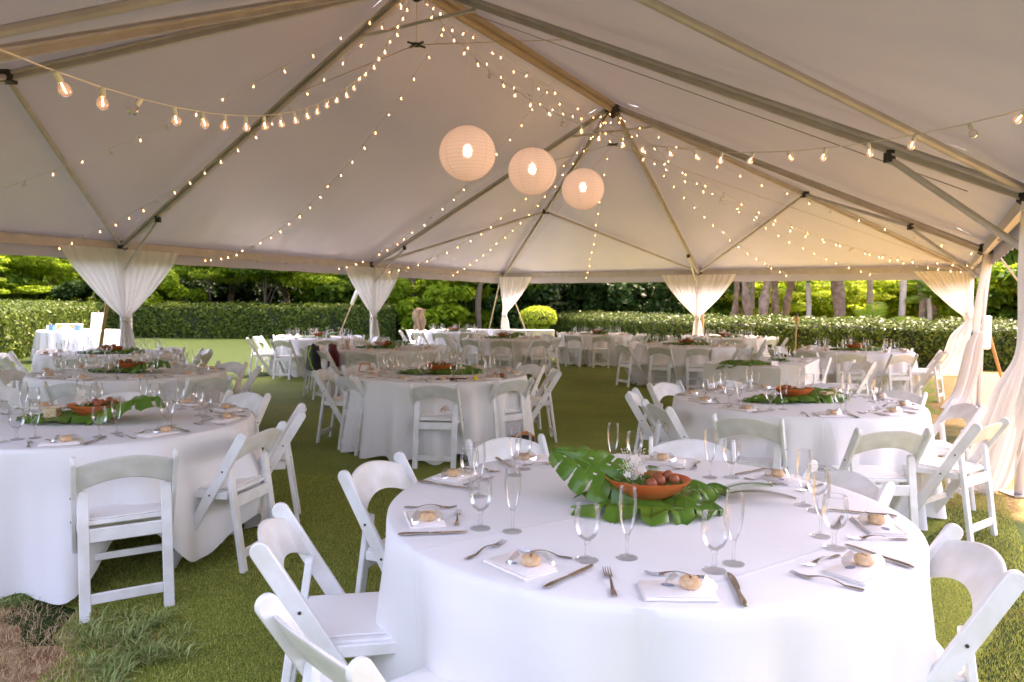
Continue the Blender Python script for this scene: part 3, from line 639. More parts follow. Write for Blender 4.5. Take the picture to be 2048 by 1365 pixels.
HOUR = {0: 'three', 1: 'two', 2: 'one', 3: 'twelve', 4: 'eleven', 5: 'ten', 6: 'nine', 7: 'eight', 8: 'seven', 9: 'six', 10: 'five', 11: 'four'}
def hour(used, ang):
    h0 = (ang % 360) / 30
    for d in sorted(range(12), key=lambda i: min(abs(i - h0), 12 - abs(i - h0))):
        if d not in used: used.add(d); return HOUR[d] + " o'clock"
chairs = {
 'T1': [(-.39, 3.13, 156), (-.53, 2.36, -170), (-.26, 1.74, -137), (.08, 3.63, 115), (.93, 3.61, 80), (1.24, 3.04, 20), (1.17, 2.19, -12)],
 'T2': [(-1.95, 3.58, -58), (-1.67, 4.15, -12), (-1.68, 4.82, 16), (-2.23, 5.52, 62), (-4.3, 5.95, 135), (-3.0, 5.5, 112)],
 'T3': [(-.67, 6.7, -97), (-1.46, 7.31, -140), (-1.82, 7.82, 172), (-.13, 7.17, -50), (.05, 8.62, 42), (.24, 7.96, 5), (-1.62, 8.3, 138), (-.75, 8.8, 90)],
 'T4': [(1.67, 4.9, -120), (1.32, 5.35, -167), (1.26, 5.98, 163), (1.61, 6.6, 129), (2.26, 4.51, -87), (2.92, 4.78, -54), (3.23, 5.5, -7), (3.2, 6.15, 35), (2.83, 6.61, 59), (2.15, 6.8, 95)],
 'T5': [(-3.94, 6.62, -86), (-3.12, 7.1, -38), (-3.5, 8.5, 68), (-4.75, 6.85, -135), (-3.05, 7.85, 15), (-5.0, 7.5, 180), (-4.8, 8.2, 140), (-4.1, 8.6, 100)],
 'T6': [(-5.53, 11.35, 80), (-4.92, 10.95, 39), (-6.78, 10.0, -166), (-6.75, 10.7, 155), (-5.5, 9.22, -78), (-4.85, 9.6, -36), (-6.35, 11.1, 125), (-6.4, 9.4, -128), (-4.65, 10.3, 2)],
}
rj = random.Random(5)
for k, off in (('T8', -95), ('T9', -110), ('T10', -93), ('T11', -100), ('T12', -88), ('T13', -92), ('T14', -60), ('T16', -78)):
    x, y = TC[k]; L = []
    for i in range(10):
        a = off + 36 * i + rj.uniform(-5, 5); r = 1.08 + rj.uniform(-.08, .12); L.append((x + r * math.cos(R(a)), y + r * math.sin(R(a)), a + rj.uniform(-8, 8)))
    chairs[k] = L
for k, L in chairs.items():
    used = set(); cx, cy_ = TC[k]
    for x, y, face in L:
        near = k in ('T1', 'T2', 'T3', 'T4', 'T5'); pr = CH if near else CHF
        h = hour(used, math.degrees(math.atan2(y - cy_, x - cx)))
        pr.put((x, y, .006), R(face + 90), 'white folding chair at the %s side of %s' % (h, TN[k]), 'white folding chairs around the tables')
for x, y, face, l in ((4.55, 9.75, 10, 'white folding chair seen edge on right of the square cornered table'), (4.25, 10.35, 40, 'white folding chair pushed behind the square cornered table')):
    CHF.put((x, y, .006), R(face + 90), l, 'white folding chairs around the tables')

# ------------------------------------------------------------------ square cornered tables
def rect_table(c4, label, name='rectangular_table', seed=0):
    """c4: four corners counter-clockwise"""
    c = sum((Vector((*q, 0)) for q in c4), Vector()) / 4; t = thing(name, label, 'table', c); P4 = [Vector((*q, 0)) - c for q in c4]
    pts = []; cr = .06
    for i in range(4):
        p, q, r_ = P4[i - 1], P4[i], P4[(i + 1) % 4]; d1 = (p - q).normalized(); d2 = (r_ - q).normalized()
        for s in (0, .5, 1): pts.append((q + d1 * cr).lerp(q + d2 * cr, s) * 1 - (d1 + d2) * (cr * .5 * math.sin(PI * s)))
        n = int((r_ - q).length / .05)
        for s in range(1, n): pts.append((q + d2 * cr).lerp(r_ - d2 * cr, s / n))
    K = len(pts); m = MB(); V = [(p.x, p.y, TZ) for p in pts]
    NV = 12; F = [tuple(range(K))]
    for j in range(1, NV + 1):
        tt = j / NV
        for i, p in enumerate(pts):
            n = p.normalized(); f = math.sin(i * .62 + seed) + .5 * math.sin(i * 1.37 + seed * 2); pp = p + n * (.02 * tt + .022 * tt ** 1.3 * f); V.append((pp.x, pp.y, TZ * (1 - tt) + .015 * tt))
    for j in range(NV):
        for i in range(K): k = (i + 1) % K; F.append((j * K + k, j * K + i, (j + 1) * K + i, (j + 1) * K + k))
    m.add(V, F); m.build('tablecloth', 'cloth', t, 50)
    m = MB(); m.prism([(p.x * .97, p.y * .97) for p in P4], TZ - .03, TZ - .004); m.build('tabletop', 'wood', t); return t
rect_table([(2.50, 9.35), (3.22, 8.60), (3.50, 9.45), (2.95, 10.2)], 'small white clothed table with a monstera leaf in front of the larger square one', seed=1)
rect_table([(3.25, 9.42), (3.72, 9.10), (4.48, 10.45), (3.72, 10.75)], 'white clothed square cornered table right of the monstera leaf table', seed=2)
rect_table([(-1.35, 21.15), (1.25, 21.15), (1.25, 21.9), (-1.35, 21.9)], 'long white clothed side table at the far side below the rear corner drape', seed=3)

# ------------------------------------------------------------------ glassware, cutlery, napkins
def make_goblet():
    t = thing('water_goblet', 'clear water goblet', 'goblet'); m = MB(); m.open = 1
    m.lathe([(.0, .058), (.012, .060), (.026, .072), (.035, .092), (.0385, .115), (.037, .14), (.0335, .162)], 24); m.build('bowl', 'gobl', t, True)
    m = MB(); m.tube([(.0335 * math.cos(a), .0335 * math.sin(a), .162) for a in np.linspace(0, 2 * PI, 25)], .0011, 5, False); m.build('rim', 'rimg', t, True)
    m = MB(); m.lathe([(.0, 0), (.034, 0), (.0345, .002), (.028, .0045), (.012, .008), (.007, .014), (.0085, .020), (.0065, .027), (.006, .042), (.009, .050), (.011, .056), (.0, .0585)], 20); m.build('stem', 'stem', t, True); return t
def make_flute():
    t = thing('champagne_flute', 'clear champagne flute', 'flute'); m = MB(); m.open = 1
    m.lathe([(.0, .070), (.008, .074), (.016, .095), (.0235, .13), (.027, .165), (.026, .195), (.0235, .22)], 22); m.build('bowl', 'gobl', t, True)
    m = MB(); m.tube([(.0235 * math.cos(a), .0235 * math.sin(a), .22) for a in np.linspace(0, 2 * PI, 23)], .001, 5, False); m.build('rim', 'rimg', t, True)
    m = MB(); m.lathe([(.0, 0), (.032, 0), (.0325, .002), (.024, .0045), (.009, .008), (.005, .016), (.0045, .05), (.006, .062), (.0085, .071), (.0, .075)], 18); m.build('stem', 'stem', t, True); return t
def make_fork(L=.19):
    m = MB(); hy = lambda s: .004 + .010 * math.sin(PI * min(1, s / .62)) * (s > .0)
    pts = [(0, -L / 2 + L * s, .0035 + .011 * math.sin(PI * max(0, min(1, (s - .25) / .5)))) for s in np.linspace(0, .70, 12)]
    rr_ = [.0075, .0085, .008, .0065, .0052, .0043, .0036, .0033, .0033, .004, .006, .0095]
    m.tube(pts, rr_, 8, True, .30); y0 = -L / 2 + L * .70
    m.add([(-.0105, y0 - .004, .0045), (.0105, y0 - .004, .0045), (.0115, y0 + .012, .003), (-.0115, y0 + .012, .003), (-.0105, y0 - .004, .0065), (.0105, y0 - .004, .0065), (.0115, y0 + .012, .005), (-.0115, y0 + .012, .005)],
          [(0, 3, 2, 1), (4, 5, 6, 7), (0, 1, 5, 4), (1, 2, 6, 5), (2, 3, 7, 6), (3, 0, 4, 7)])
    for i in range(4):
        x = -.0096 + .0064 * i; m.tube([(x, y0 + .010, .004), (x, y0 + .03, .0035), (x, y0 + .055, .0095)], [.0018, .0016, .0009], 5, True)
    return m.mesh('dinner_fork', 'silver', 50)
def make_knife(L=.225):
    m = MB(); m.tube([(0, -L / 2 + L * s, .006) for s in np.linspace(0, .44, 8)], [.005, .0085, .0095, .0090, .0078, .0068, .0062, .006], 10, True, .55)
    pr = [(-.004, -.012), (.006, -.012), (.0095, .0), (.0105, .05), (.0095, .085), (.004, .104), (-.004, .11), (-.0065, .10), (-.0065, 0)]
    m.prism([(x, y) for x, y in pr], .005, .0068); return m.mesh('table_knife', 'silver', 40)
def make_napkin():
    m = MB(); 
    for i, (z, dx, dy) in enumerate(((.0, 0, 0), (.0045, .003, -.003), (.009, -.002, .003))):
        m.box((dx, dy, z * .75 + .0018), (.185 - .004 * i, .115 - .004 * i, .0033), bev=.0015)
    m.tube([(-.09 + .018 * k, -.058 + .001 * math.sin(k), .0050) for k in range(11)], .0048, 8)
    return m.mesh('napkin', 'napkin', 50)
def make_favor():
    t = thing('wrapped_cookie', 'wrapped cookie', 'cookie'); m = MB(); rs = random.Random(3)
    def f(s, q):
        a = 2 * PI * s; e_ = PI * (q - .5); k = 1 + .035 * math.sin(9 * a); return (.028 * k * math.cos(a) * max(0, math.cos(e_)) ** .35, .027 * k * math.sin(a) * max(0, math.cos(e_)) ** .28, .0145 + .0135 * math.sin(e_) + .0012 * math.sin(9 * a))
    f2 = lambda s, q: tuple(0 if isinstance(v, complex) else v for v in f(s, min(max(q, .001), .999)))
    m.grid(f2, 20, 10, wrap=True); m.build('cookie', 'cookie', t, True)
    m = MB()
    def w_(s, q):
        a = 2 * PI * s; r_ = .034 + .026 * q; return (r_ * 1.15 * math.cos(a), r_ * math.sin(a) * .9, .034 * (1 - q) ** .7 + .003 + .006 * q * math.sin(5 * a + 2) * q + .002)
    m.grid(w_, 24, 7, wrap=True); m.build('wrapper', 'wrap', t, 20)
    m = MB(); m.lathe([(0, 0), (.017, 0), (.017, .0012), (0, .0012)], 16, (-.056, .0, .0005), 1, .62); m.build('tag', 'tagm', t); return t
GOB, FLU, FAV = Proto(make_goblet()), Proto(make_flute()), Proto(make_favor())
mk = {}
def single(name, me_fn, loc, rz, label, cat, group, rot=None):
    if name not in mk: mk[name] = me_fn()
    o = obj(name, mk[name], None, loc, rz)
    if rot: o.rotation_euler = rot
    return tag(o, label, cat, group)
settings = {'T1': [(-164, .80), (151, .82), (117, .84), (71, .77), (30, .79), (-19, .79), (-53, .83), (-94, .82), (-125, .79)]}
rs = random.Random(21)
for k in TC:
    if k not in settings: o_ = {'T2': -72, 'T3': -80, 'T4': -98, 'T5': -95}.get(k, rs.uniform(-110, -70)); settings[k] = [(o_ + 36 * i + rs.uniform(-4, 4), .79 + rs.uniform(-.02, .02)) for i in range(10)]
ZT = TZ + .0005
for k, L in settings.items():
    cx, cy_ = TC[k]; used = set(); lod = {'T1': 0, 'T2': 0, 'T3': 1, 'T4': 0, 'T5': 1, 'T6': 1}.get(k, 2)
    for a, r in L:
        h = hour(used, a); A = R(a); o = Vector((cx + r * math.cos(A), cy_ + r * math.sin(A), ZT)); rz = A + PI / 2
        fw = Vector((-math.cos(A), -math.sin(A), 0)); rt = Vector((-math.sin(A), math.cos(A), 0))   # towards the centre, diner's right
        at_ = lambda x, y, z=0: o + rt * x + fw * y + Vector((0, 0, z)); j = lambda s: rs.uniform(-s, s); W_ = "at the %s place, %s" % (h, TN[k].replace('the ', '', 1)); grp = ' on the tables'
        nr = rz + j(.25); single('napkin', make_napkin, at_(j(.01), .0), nr, 'folded blush napkin ' + W_, 'napkin', 'folded napkins' + grp)
        FAV.put(at_(.03 + j(.02), .005 + j(.01), .0104), nr + j(.6), 'cellophane wrapped cookie ' + W_, 'wrapped cookies' + grp)
        gx, gy, fx, fy = .135 + j(.015), .17 + j(.02), .20 + j(.02), .235 + j(.02)
        GOB.put(at_(gx, gy), rs.random() * 6, 'clear water goblet ' + W_, 'water goblets' + grp)
        FLU.put(at_(fx, fy), rs.random() * 6, 'tall champagne flute ' + W_, 'champagne flutes' + grp, scale=(1.0, 1.0, .94))
        if lod < 2:
            single('dinner_fork', make_fork, at_(-.15 + j(.012), .035 + j(.02), 0), rz + j(.3), 'dinner fork left of the napkin ' + W_, 'fork', 'dinner forks' + grp)
            single('table_knife', make_knife, at_(.155 + j(.012), .02 + j(.02), 0), rz + rs.uniform(-.45, .1), 'table knife right of the napkin ' + W_, 'knife', 'table knives' + grp)
            o2 = single('dessert_fork', make_fork, at_(j(.02), .118 + j(.015), 0), rz + PI / 2 + j(.25), 'dessert fork lying above the napkin ' + W_, 'fork', 'dessert forks' + grp); o2.scale = (.88, .9, .9)

# ------------------------------------------------------------------ centrepieces
def monstera(seed=0, curl=.0, L=.42):
    """heart shaped leaf along +y, stalk at origin; slots cut between the lobes"""
    m = MB(); NL = 5; rs_ = random.Random(seed)
    def half(t):   # half width along the midrib
        return .46 * L * (math.sin(PI * min(1, (t * .93 + .07)) ** .82)) ** .75 * (1.02 - .15 * t)
    def pos(sx, t, s):
        fq = (t * NL + (.35 if sx > 0 else 0)) % 1; w_ = half(t) * (1 - .20 * abs(2 * fq - 1) ** 2.2 * max(0, s - .4) * 1.5 * (.12 < t)); x = sx * w_ * s; y = L * (t - .12) - L * .16 * s * (1 - t) ** 2.2 * 1.6 + L * .13 * s ** 1.4 * t * (1 - t) * 2
        lob = math.sin(PI * ((t * NL) % 1)); z = .018 * abs(lob) * s + .035 * math.sin(PI * s * .8) * .6 - curl * (s ** 2) * .06 - curl * .12 * max(0, t - .45) ** 1.5
        z += .008 * math.sin(9 * s + 13 * t + seed)
        return (x, y, z + .012)
    for sx in (-1, 1):
        def skip(t, s):
            f = (t * NL + (.35 if sx > 0 else 0)) % 1; d = min(f, 1 - f)
            if t < .10 or t > .95: return False
            wslot = .03 + .13 * max(0, (s - .42)) / .58
            if s > .42 and d < wslot * .62: return True
            return (d * 5) ** 2 + ((s - .26) * 14) ** 2 < .28 and .2 < t < .85
        def fn(i, j_):
            v = pos(sx, i, j_); return v
        if sx > 0: m.grid(lambda i, j_: pos(1, i, j_), 150, 18, skip=lambda i, j_: skip(i, j_))
        else: m.grid(lambda i, j_: pos(-1, 1 - i, j_), 150, 18, skip=lambda i, j_: skip(1 - i, j_))
    me = m.mesh('blade', 'leaf', True)
    r_ = MB(); r_.tube([(0, -L * .12, .012), (0, L * .3, .0145), (0, L * .84, .013)], [.004, .003, .001], 6)
    for i in range(NL):
        for sx in (-1, 1):
            t = (i + .5) / NL - (.35 / NL if sx > 0 else 0)
            if not .03 < t < .95: continue
            q = [pos(sx, min(.98, t + .0 * s), s) for s in (.01, .3, .6, .88)]; r_.tube([(x, y, z + .001) for x, y, z in q], [.0018, .0014, .001, .0005], 5)
    rib = r_.mesh('rib', 'leafv', True)
    s_ = MB(); s_.tube([(0, -L * .38, .004), (0, -L * .22, .010), (0, -L * .11, .012)], [.0045, .004, .004], 7); st = s_.mesh('stalk', 'leafv', True)
    return me, rib, st
LEAF = [monstera(i, c) for i, c in ((1, .3), (2, 1.0))]
def put_leaf(i, loc, rot, sc, label):
    t = thing('monstera_leaf', label, 'leaf', loc, 0, 'monstera leaves on the tables'); t.rotation_euler = rot; t.scale = (sc, sc, sc)
    for n, me in zip(('leaf_blade', 'midrib', 'stalk'), LEAF[i]): obj(n, me, t)
    return t
def make_bowl():
    t = thing('wooden_bowl', 'orange wooden bowl', 'bowl'); m = MB(); m.open = 1
    m.lathe([(.0, 0), (.045, 0), (.075, .012), (.125, .044), (.158, .080), (.163, .088), (.159, .088), (.120, .050), (.07, .020), (.0, .012)], 40, (0, 0, 0), 1.05, .82); m.build('bowl_shell', 'bowl', t, 60); return t
def frond_mesh(L=.22, n=22, droop=.5, w_=.3):
    m = MB(); P_ = [Vector((0, L * s, L * (.35 * s - droop * s * s))) for s in np.linspace(0, 1, 9)]
    cv = lambda s: Vector((0, L * s, L * (.35 * s - droop * s * s))); m.tube(P_, [.0016 * (1 - .8 * i / 8) + .0004 for i in range(9)], 4)
    for i in range(n):
        s = .12 + .86 * i / n; l = L * w_ * math.sin(PI * (.12 + .88 * s)) ** .8 * (1.05 - s * .5); b = cv(s)
        for sx in (-1, 1):
            tip = b + Vector((sx * l, l * .45, -.01)); wd = L * .0095
            m.add([b + Vector((0, -wd, 0)), b.lerp(tip, .5) + Vector((0, -wd * .9, .002)), tip, b.lerp(tip, .5) + Vector((0, wd * .9, .002)), b + Vector((0, wd, 0))], [(0, 1, 2, 3, 4)])
    return m
def make_filling(seed):
    rs_ = random.Random(seed); t = thing('flower_filling', 'flowers', 'flowers')
    for i in range(5):
        a = rs_.random() * 6.28; r_ = .02 + .045 * rs_.random(); m = MB(); c = (.045 + r_ * math.cos(a), -.02 + r_ * math.sin(a), .075 + rs_.random() * .02)
        m.lathe([(0, -.022), (.012, -.019), (.021, -.008), (.023, .002), (.018, .015), (.008, .022), (0, .023)], 12, c); m.build('nut', 'nut', t, True)
    for i in range(5):
        m = frond_mesh(.15 + .05 * rs_.random(), 18, .6); a = rs_.random() * 6.28; mm = Matrix.Translation((.04 * math.cos(a), .04 * math.sin(a), .06)) @ Matrix.Rotation(a - PI / 2, 4, 'Z') @ Matrix.Rotation(.35 * rs_.random(), 4, 'X')
        m.v = [tuple(mm @ Vector(v)) for v in m.v]; m.build('fern_sprig', 'fern' if i < 4 else 'fernb', t)
    # curly greens heaped in the bowl
    m = MB()
    for i in range(260):
        a = rs_.random() * 6.28; r_ = .125 * rs_.random() ** .5; c = Vector((r_ * math.cos(a) * 1.05, r_ * math.sin(a) * .82, .055 + .035 * rs_.random() * (1 - r_ / .16)))
        d = Vector((rs_.uniform(-1, 1), rs_.uniform(-1, 1), rs_.uniform(-.1, 1))).normalized(); e_ = d.cross(Vector((rs_.uniform(-1, 1), rs_.uniform(-1, 1), .5))).normalized(); l = rs_.uniform(.012, .03)
        m.add([c, c + d * l * .5 + e_ * l * .22, c + d * l, c + d * l * .5 - e_ * l * .22], [(0, 1, 2, 3)])
    tag(m.build('greens', 'fern', t), kind='stuff')
    # orchid blooms
    for i, (x, y, z, s) in enumerate(((-.05, .04, .15, .8), (-.02, .05, .105, .7), (-.08, -.01, .095, .55))):
        m = MB()
        for k in range(5):
            a = k * 1.2566 + i; d = Vector((math.cos(a), .35 * math.sin(i), math.sin(a))); n = Vector((.1, -1, .2)).normalized(); e_ = d.cross(n).normalized(); l = .03 * s
            m.add([Vector((x, y, z)), Vector((x, y, z)) + d * l * .5 + e_ * l * .42, Vector((x, y, z)) + d * l * .95 + e_ * l * .2 + n * .004, Vector((x, y, z)) + d * l * .95 - e_ * l * .2 + n * .004, Vector((x, y, z)) + d * l * .5 - e_ * l * .42], [(0, 1, 2, 3, 4)])
        m.tube([(x, y, z), (x * .6, y * .6 + .01, z * .6), (x * .3, y * .3, .05)], .0014, 4); m.build('orchid_bloom', 'petal', t)
    m = MB()
    for i in range(150):
        a = rs_.random() * 6.28; h = rs_.random(); r_ = .055 * rs_.random() + .02 * h; c = Vector((-.06 + r_ * math.cos(a), .02 + r_ * math.sin(a), .09 + .11 * h)); d = .0028
        m.add([c + Vector(q) * d for q in ((1, 0, 0), (0, 1, 0), (-1, 0, 0), (0, -1, 0), (0, 0, 1), (0, 0, -1))], [(0, 1, 4), (1, 2, 4), (2, 3, 4), (3, 0, 4), (1, 0, 5), (2, 1, 5), (3, 2, 5), (0, 3, 5)])
        if i % 5 == 0: m.tube([c, Vector((-.05, .02, .06))], .0006, 3, False)
    m.build('white_filler_spray', 'petal', t)
    return t
def make_box():
    t = thing('woven_votive_box', 'woven box', 'candle holder'); m = MB(); n = 6
    for i in range(4):
        for r_ in range(5):
            for c in range(5):
                ang = i * PI / 2; x = (c - 2) * .0138; d = .0345 + (.0016 if (r_ + c) % 2 else 0)
                q = Matrix.Rotation(ang, 3, 'Z'); m.box(q @ Vector((x, -d, .0085 + r_ * .0155)), (.0132, .004, .0148), q)
    m.build('weave', 'woven', t); m = MB(); m.box((0, 0, .036), (.066, .066, .072)); m.build('liner', 'woven', t); return t
BOWL, BOX = Proto(make_bowl()), Proto(make_box()); FIL = [Proto(make_filling(1)), Proto(make_filling(2)), Proto(make_filling(3))]
rc = random.Random(8)
for i, (k, (cx, cy_)) in enumerate(TC.items()):
    n = TN[k]; z = TZ + .0006
    if k == 'T1':
        put_leaf(1, (.40, 2.66, z + .075), (R(28), R(-26), R(58)), .76, 'monstera leaf rising on its edge at the left of the front centrepiece')
        put_leaf(0, (.38, 2.56, z), (0, R(3), R(-97)), 1.02, 'broad monstera leaf lying flat under the front orange bowl')
        put_leaf(0, (.52, 2.74, z + .012), (R(-2), 0, R(-78)), .95, 'monstera leaf tucked behind the front orange bowl')
        BOWL.put((.505, 2.63, z + .020), R(-8), 'orange wooden bowl filled with flowers on the front round table', 'orange wooden bowls', scale=(.92,) * 3)
        FIL[0].put((.505, 2.63, z + .022), R(-8), 'orchids, ferns and brown nuts heaped in the front orange bowl', 'flowers heaped in the orange bowls', scale=(.92,) * 3)
        BOX.put((.405, 2.80, z), R(20), 'woven votive box behind the bowl on the front round table', 'woven votive boxes')
        for q, (dx, dy, a, s) in enumerate(((.80, 2.78, -75, 1.0), (.78, 2.72, -105, 1.15))):
            fm = frond_mesh(.26 * s, 24, .30, .34); fm.v = [(x, y, max(zz, .002)) for x, y, zz in fm.v]
            o = fm.build('fern_frond', 'fernb' if q else 'fern', None, False, (dx, dy, z + .01)); o.rotation_euler = (0, 0, R(a)); tag(o, ('brown tipped fern frond drooping right of the front bowl', 'green fern frond fanning right of the front bowl')[1 - q], 'fern')
        continue
    a = {'T2': -8, 'T4': 5, 'T3': 0}.get(k, rc.uniform(-15, 15)); A = R(a); ox, oy = math.cos(A), math.sin(A)
    up = {'T2': 22, 'T4': 5}.get(k, rc.choice((4, 16)))
    put_leaf(1, (cx + .06 * ox, cy_ + .06 * oy, z + .03), (R(up), R(8), R(a - 88)), 1.1, 'monstera leaf right of the bowl on ' + n)
    put_leaf(0, (cx - .04 * ox, cy_ - .05, z), (0, 0, R(a + 96)), 1.1, 'monstera leaf left of the bowl on ' + n)
    BOWL.put((cx, cy_, z + .02), A, 'orange wooden bowl of flowers on ' + n, 'orange wooden bowls')
    FIL[i % 3].put((cx, cy_, z + .022), A + i, 'orchids and greenery heaped in the bowl on ' + n, 'flowers heaped in the orange bowls')
    sx = -1 if k in ('T2', 'T5', 'T8') else 1
    BOX.put((cx + sx * .24 * ox, cy_ + sx * .24 * oy - .06, z), rc.random(), 'woven votive box beside the bowl on ' + n, 'woven votive boxes')
put_leaf(1, (2.85, 9.25, TZ + .005), (R(4), 0, R(-110)), 1.35, 'monstera leaf lying across the small square table')

# ------------------------------------------------------------------ small belongings
def item(name, label, cat, loc, rz=0): return thing(name, label, cat, loc, rz)
# menu items on square tables
e = item('serving_tray', 'thin pale tray on the small square table', 'tray', (3.15, 9.0, TZ + .001), .3); m = MB(); m.lathe([(0, 0), (.14, 0), (.16, .012), (.155, .014), (.13, .005), (0, .004)], 24, (0, 0, 0), 1.2, .6); m.build('tray_dish', 'straw', e, True)
e = item('place_card', 'tiny white folded card at the edge of the small square table', 'card', (3.34, 9.02, TZ + .001), .2); m = MB(); m.bar((-.045, .02, .0), (-.045, 0, .06), .001, .09, (1, 0, 0)); m.bar((-.045, -.02, .0), (-.045, 0, .06), .001, .09, (1, 0, 0)); m.build('card_fold', 'white', e)
for i, (x, y) in enumerate(((3.75, 9.75), (3.83, 9.82), (3.62, 9.85), (3.7, 9.95))): (GOB if i % 2 else FLU).put((x, y, ZT), 0, ('tall champagne flute on the square cornered table, front one', 'water goblet on the square cornered table, right one', 'tall champagne flute on the square cornered table, rear one', 'water goblet on the square cornered table, rear one')[i], 'glasses on the square cornered table')
for i, (x, y) in enumerate(((3.98, 9.78), (4.16, 10.15))): single('napkin', make_napkin, (x, y, ZT), .9, 'blush napkin at the %s edge of the square cornered table' % ('front', 'rear')[i], 'napkin', 'folded napkins on the tables')
e = item('flower_bunch', 'low bunch of pale greenery on the square cornered table', 'flowers', (3.58, 9.62, TZ), 0); m = MB(); r3 = random.Random(2)
for i in range(220):
    a = r3.random() * 6.28; q = r3.random() ** .5 * .13; c = Vector((q * math.cos(a), q * math.sin(a), .005 + .04 * r3.random())); d = Vector((r3.uniform(-1, 1), r3.uniform(-1, 1), r3.uniform(0, 1))).normalized() * .03; s_ = d.cross(Vector((0, 0, 1))).normalized() * .008
    m.add([c, c + d * .5 + s_, c + d, c + d * .5 - s_], [(0, 1, 2, 3)])
m.build('sprigs', M['fern'], e)
# centre table belongings
cx, cy_ = TC['T3']
e = item('sunglasses', 'dark sunglasses lying at the right front of the centre table', 'sunglasses', (cx + .64, cy_ - .42, ZT), .2)
for s in (-1, 1):
    m = MB(); m.lathe([(0, 0), (.026, .001), (.027, .003), (0, .006)], 16, (s * .034, 0, 0), 1, .85); mm = Matrix.Translation((0, 0, .024)) @ Matrix.Rotation(R(75), 4, 'X'); m.v = [tuple(mm @ Vector(v)) for v in m.v]; m.build('lens', 'nut', e, True)
    m = MB(); m.tube([(s * .06, .0, .035), (s * .062, .06, .02), (s * .06, .12, .003)], .002, 5); m.build('temple', 'black', e)
m = MB(); m.tube([(-.01, -.0, .032), (0, -.004, .036), (.01, 0, .032)], .002, 5); m.build('bridge', 'black', e)
e = item('wallet', 'dark open wallet at the front edge of the centre table', 'wallet', (cx + .12, cy_ - .70, ZT), .3); m = MB(); m.box((0, 0, .008), (.17, .09, .016), bev=.005); m.build('wallet_body', 'black', e, 30); m = MB(); m.box((.03, .02, .0175), (.10, .05, .003)); m.build('card_pocket', 'maroon', e)
e = item('booklet', 'brown booklet behind the wallet on the centre table', 'booklet', (cx + .22, cy_ - .52, ZT), -.1); m = MB(); m.box((0, 0, .006), (.22, .14, .012)); m.build('cover', 'maroon', e); m = MB(); m.box((.002, .002, .0135), (.21, .13, .003)); m.build('page_block', 'cream', e)
e = item('yellow_toy', 'little yellow toy standing at the front edge of the centre table', 'toy', (cx + .42, cy_ - .68, ZT)); m = MB(); m.lathe([(0, 0), (.02, .002), (.024, .018), (.016, .034), (.0, .038)], 12); m.build('toy_body', 'yellow', e, True); m = MB(); m.lathe([(0, 0), (.010, .004), (.013, .013), (.008, .022), (0, .025)], 10, (0, -.006, .034)); m.build('toy_head', 'yellow', e, True); m = MB(); m.lathe([(.005, 0), (0, .012)], 6, (0, -.02, .045)); m.build('beak', 'orange', e)
# raffia bow on the front chair of the centre table
e = item('raffia_bow', 'pale tan ribbon bow on the seat of the chair facing the centre table', 'bow', (-.66, 6.72, .467)); r3 = random.Random(4)
for i in range(14):
    a = r3.random() * 6.28; l = r3.uniform(.07, .12); m = MB(); d = Vector((math.cos(a), math.sin(a) * .6, 0))
    m.tube([Vector((0, 0, .02)), d * l * .5 + Vector((0, 0, .07 * r3.random() + .02)), d * l + Vector((0, 0, .01 + .06 * r3.random()))], [.008, .011, .003], 5, True, .25); m.build('ribbon_loop', 'straw', e)
# tote bag on the turf behind the centre table's right chair
e = item('tote_bag', 'black tote bag with white lettering and orange cloth on the turf by the centre table', 'bag', (.10, 7.05, .006), R(8))
m = MB(); m.grid(lambda s, t: ((.15 - .02 * t) * math.copysign(abs(math.cos(2 * PI * s)) ** .5, math.cos(2 * PI * s)), .06 * (1 - .4 * t) * math.copysign(abs(math.sin(2 * PI * s)) ** .6, math.sin(2 * PI * s)), .20 * t + .006 * math.sin(6 * s * 6.28) * t), 32, 8, wrap=True); m.build('bag_body', 'black', e, 50)
m = MB(); m.tube([(-.12, 0, .14), (-.05, -.03, .22), (.05, -.02, .24), (.12, .0, .2), (.14, .02, .14)], [.02, .03, .035, .025, .01], 7, True, .5); m.build('scarf', 'orange', e, True)
cu = bpy.data.curves.new('lettering', 'FONT'); cu.body = 'AERY'; cu.size = .055; cu.extrude = .0006; cu.align_x = 'CENTER'; to = bpy.data.objects.new('lettering_tmp', cu); COL.objects.link(to)
dg = bpy.context.evaluated_depsgraph_get(); lm_ = bpy.data.meshes.new_from_object(to.evaluated_get(dg)); bpy.data.objects.remove(to); lm_.materials.clear(); lm_.materials.append(M['print'])
lo = obj('lettering', lm_, e, (.03, -.0635, .10)); lo.rotation_euler = (R(90), 0, 0)
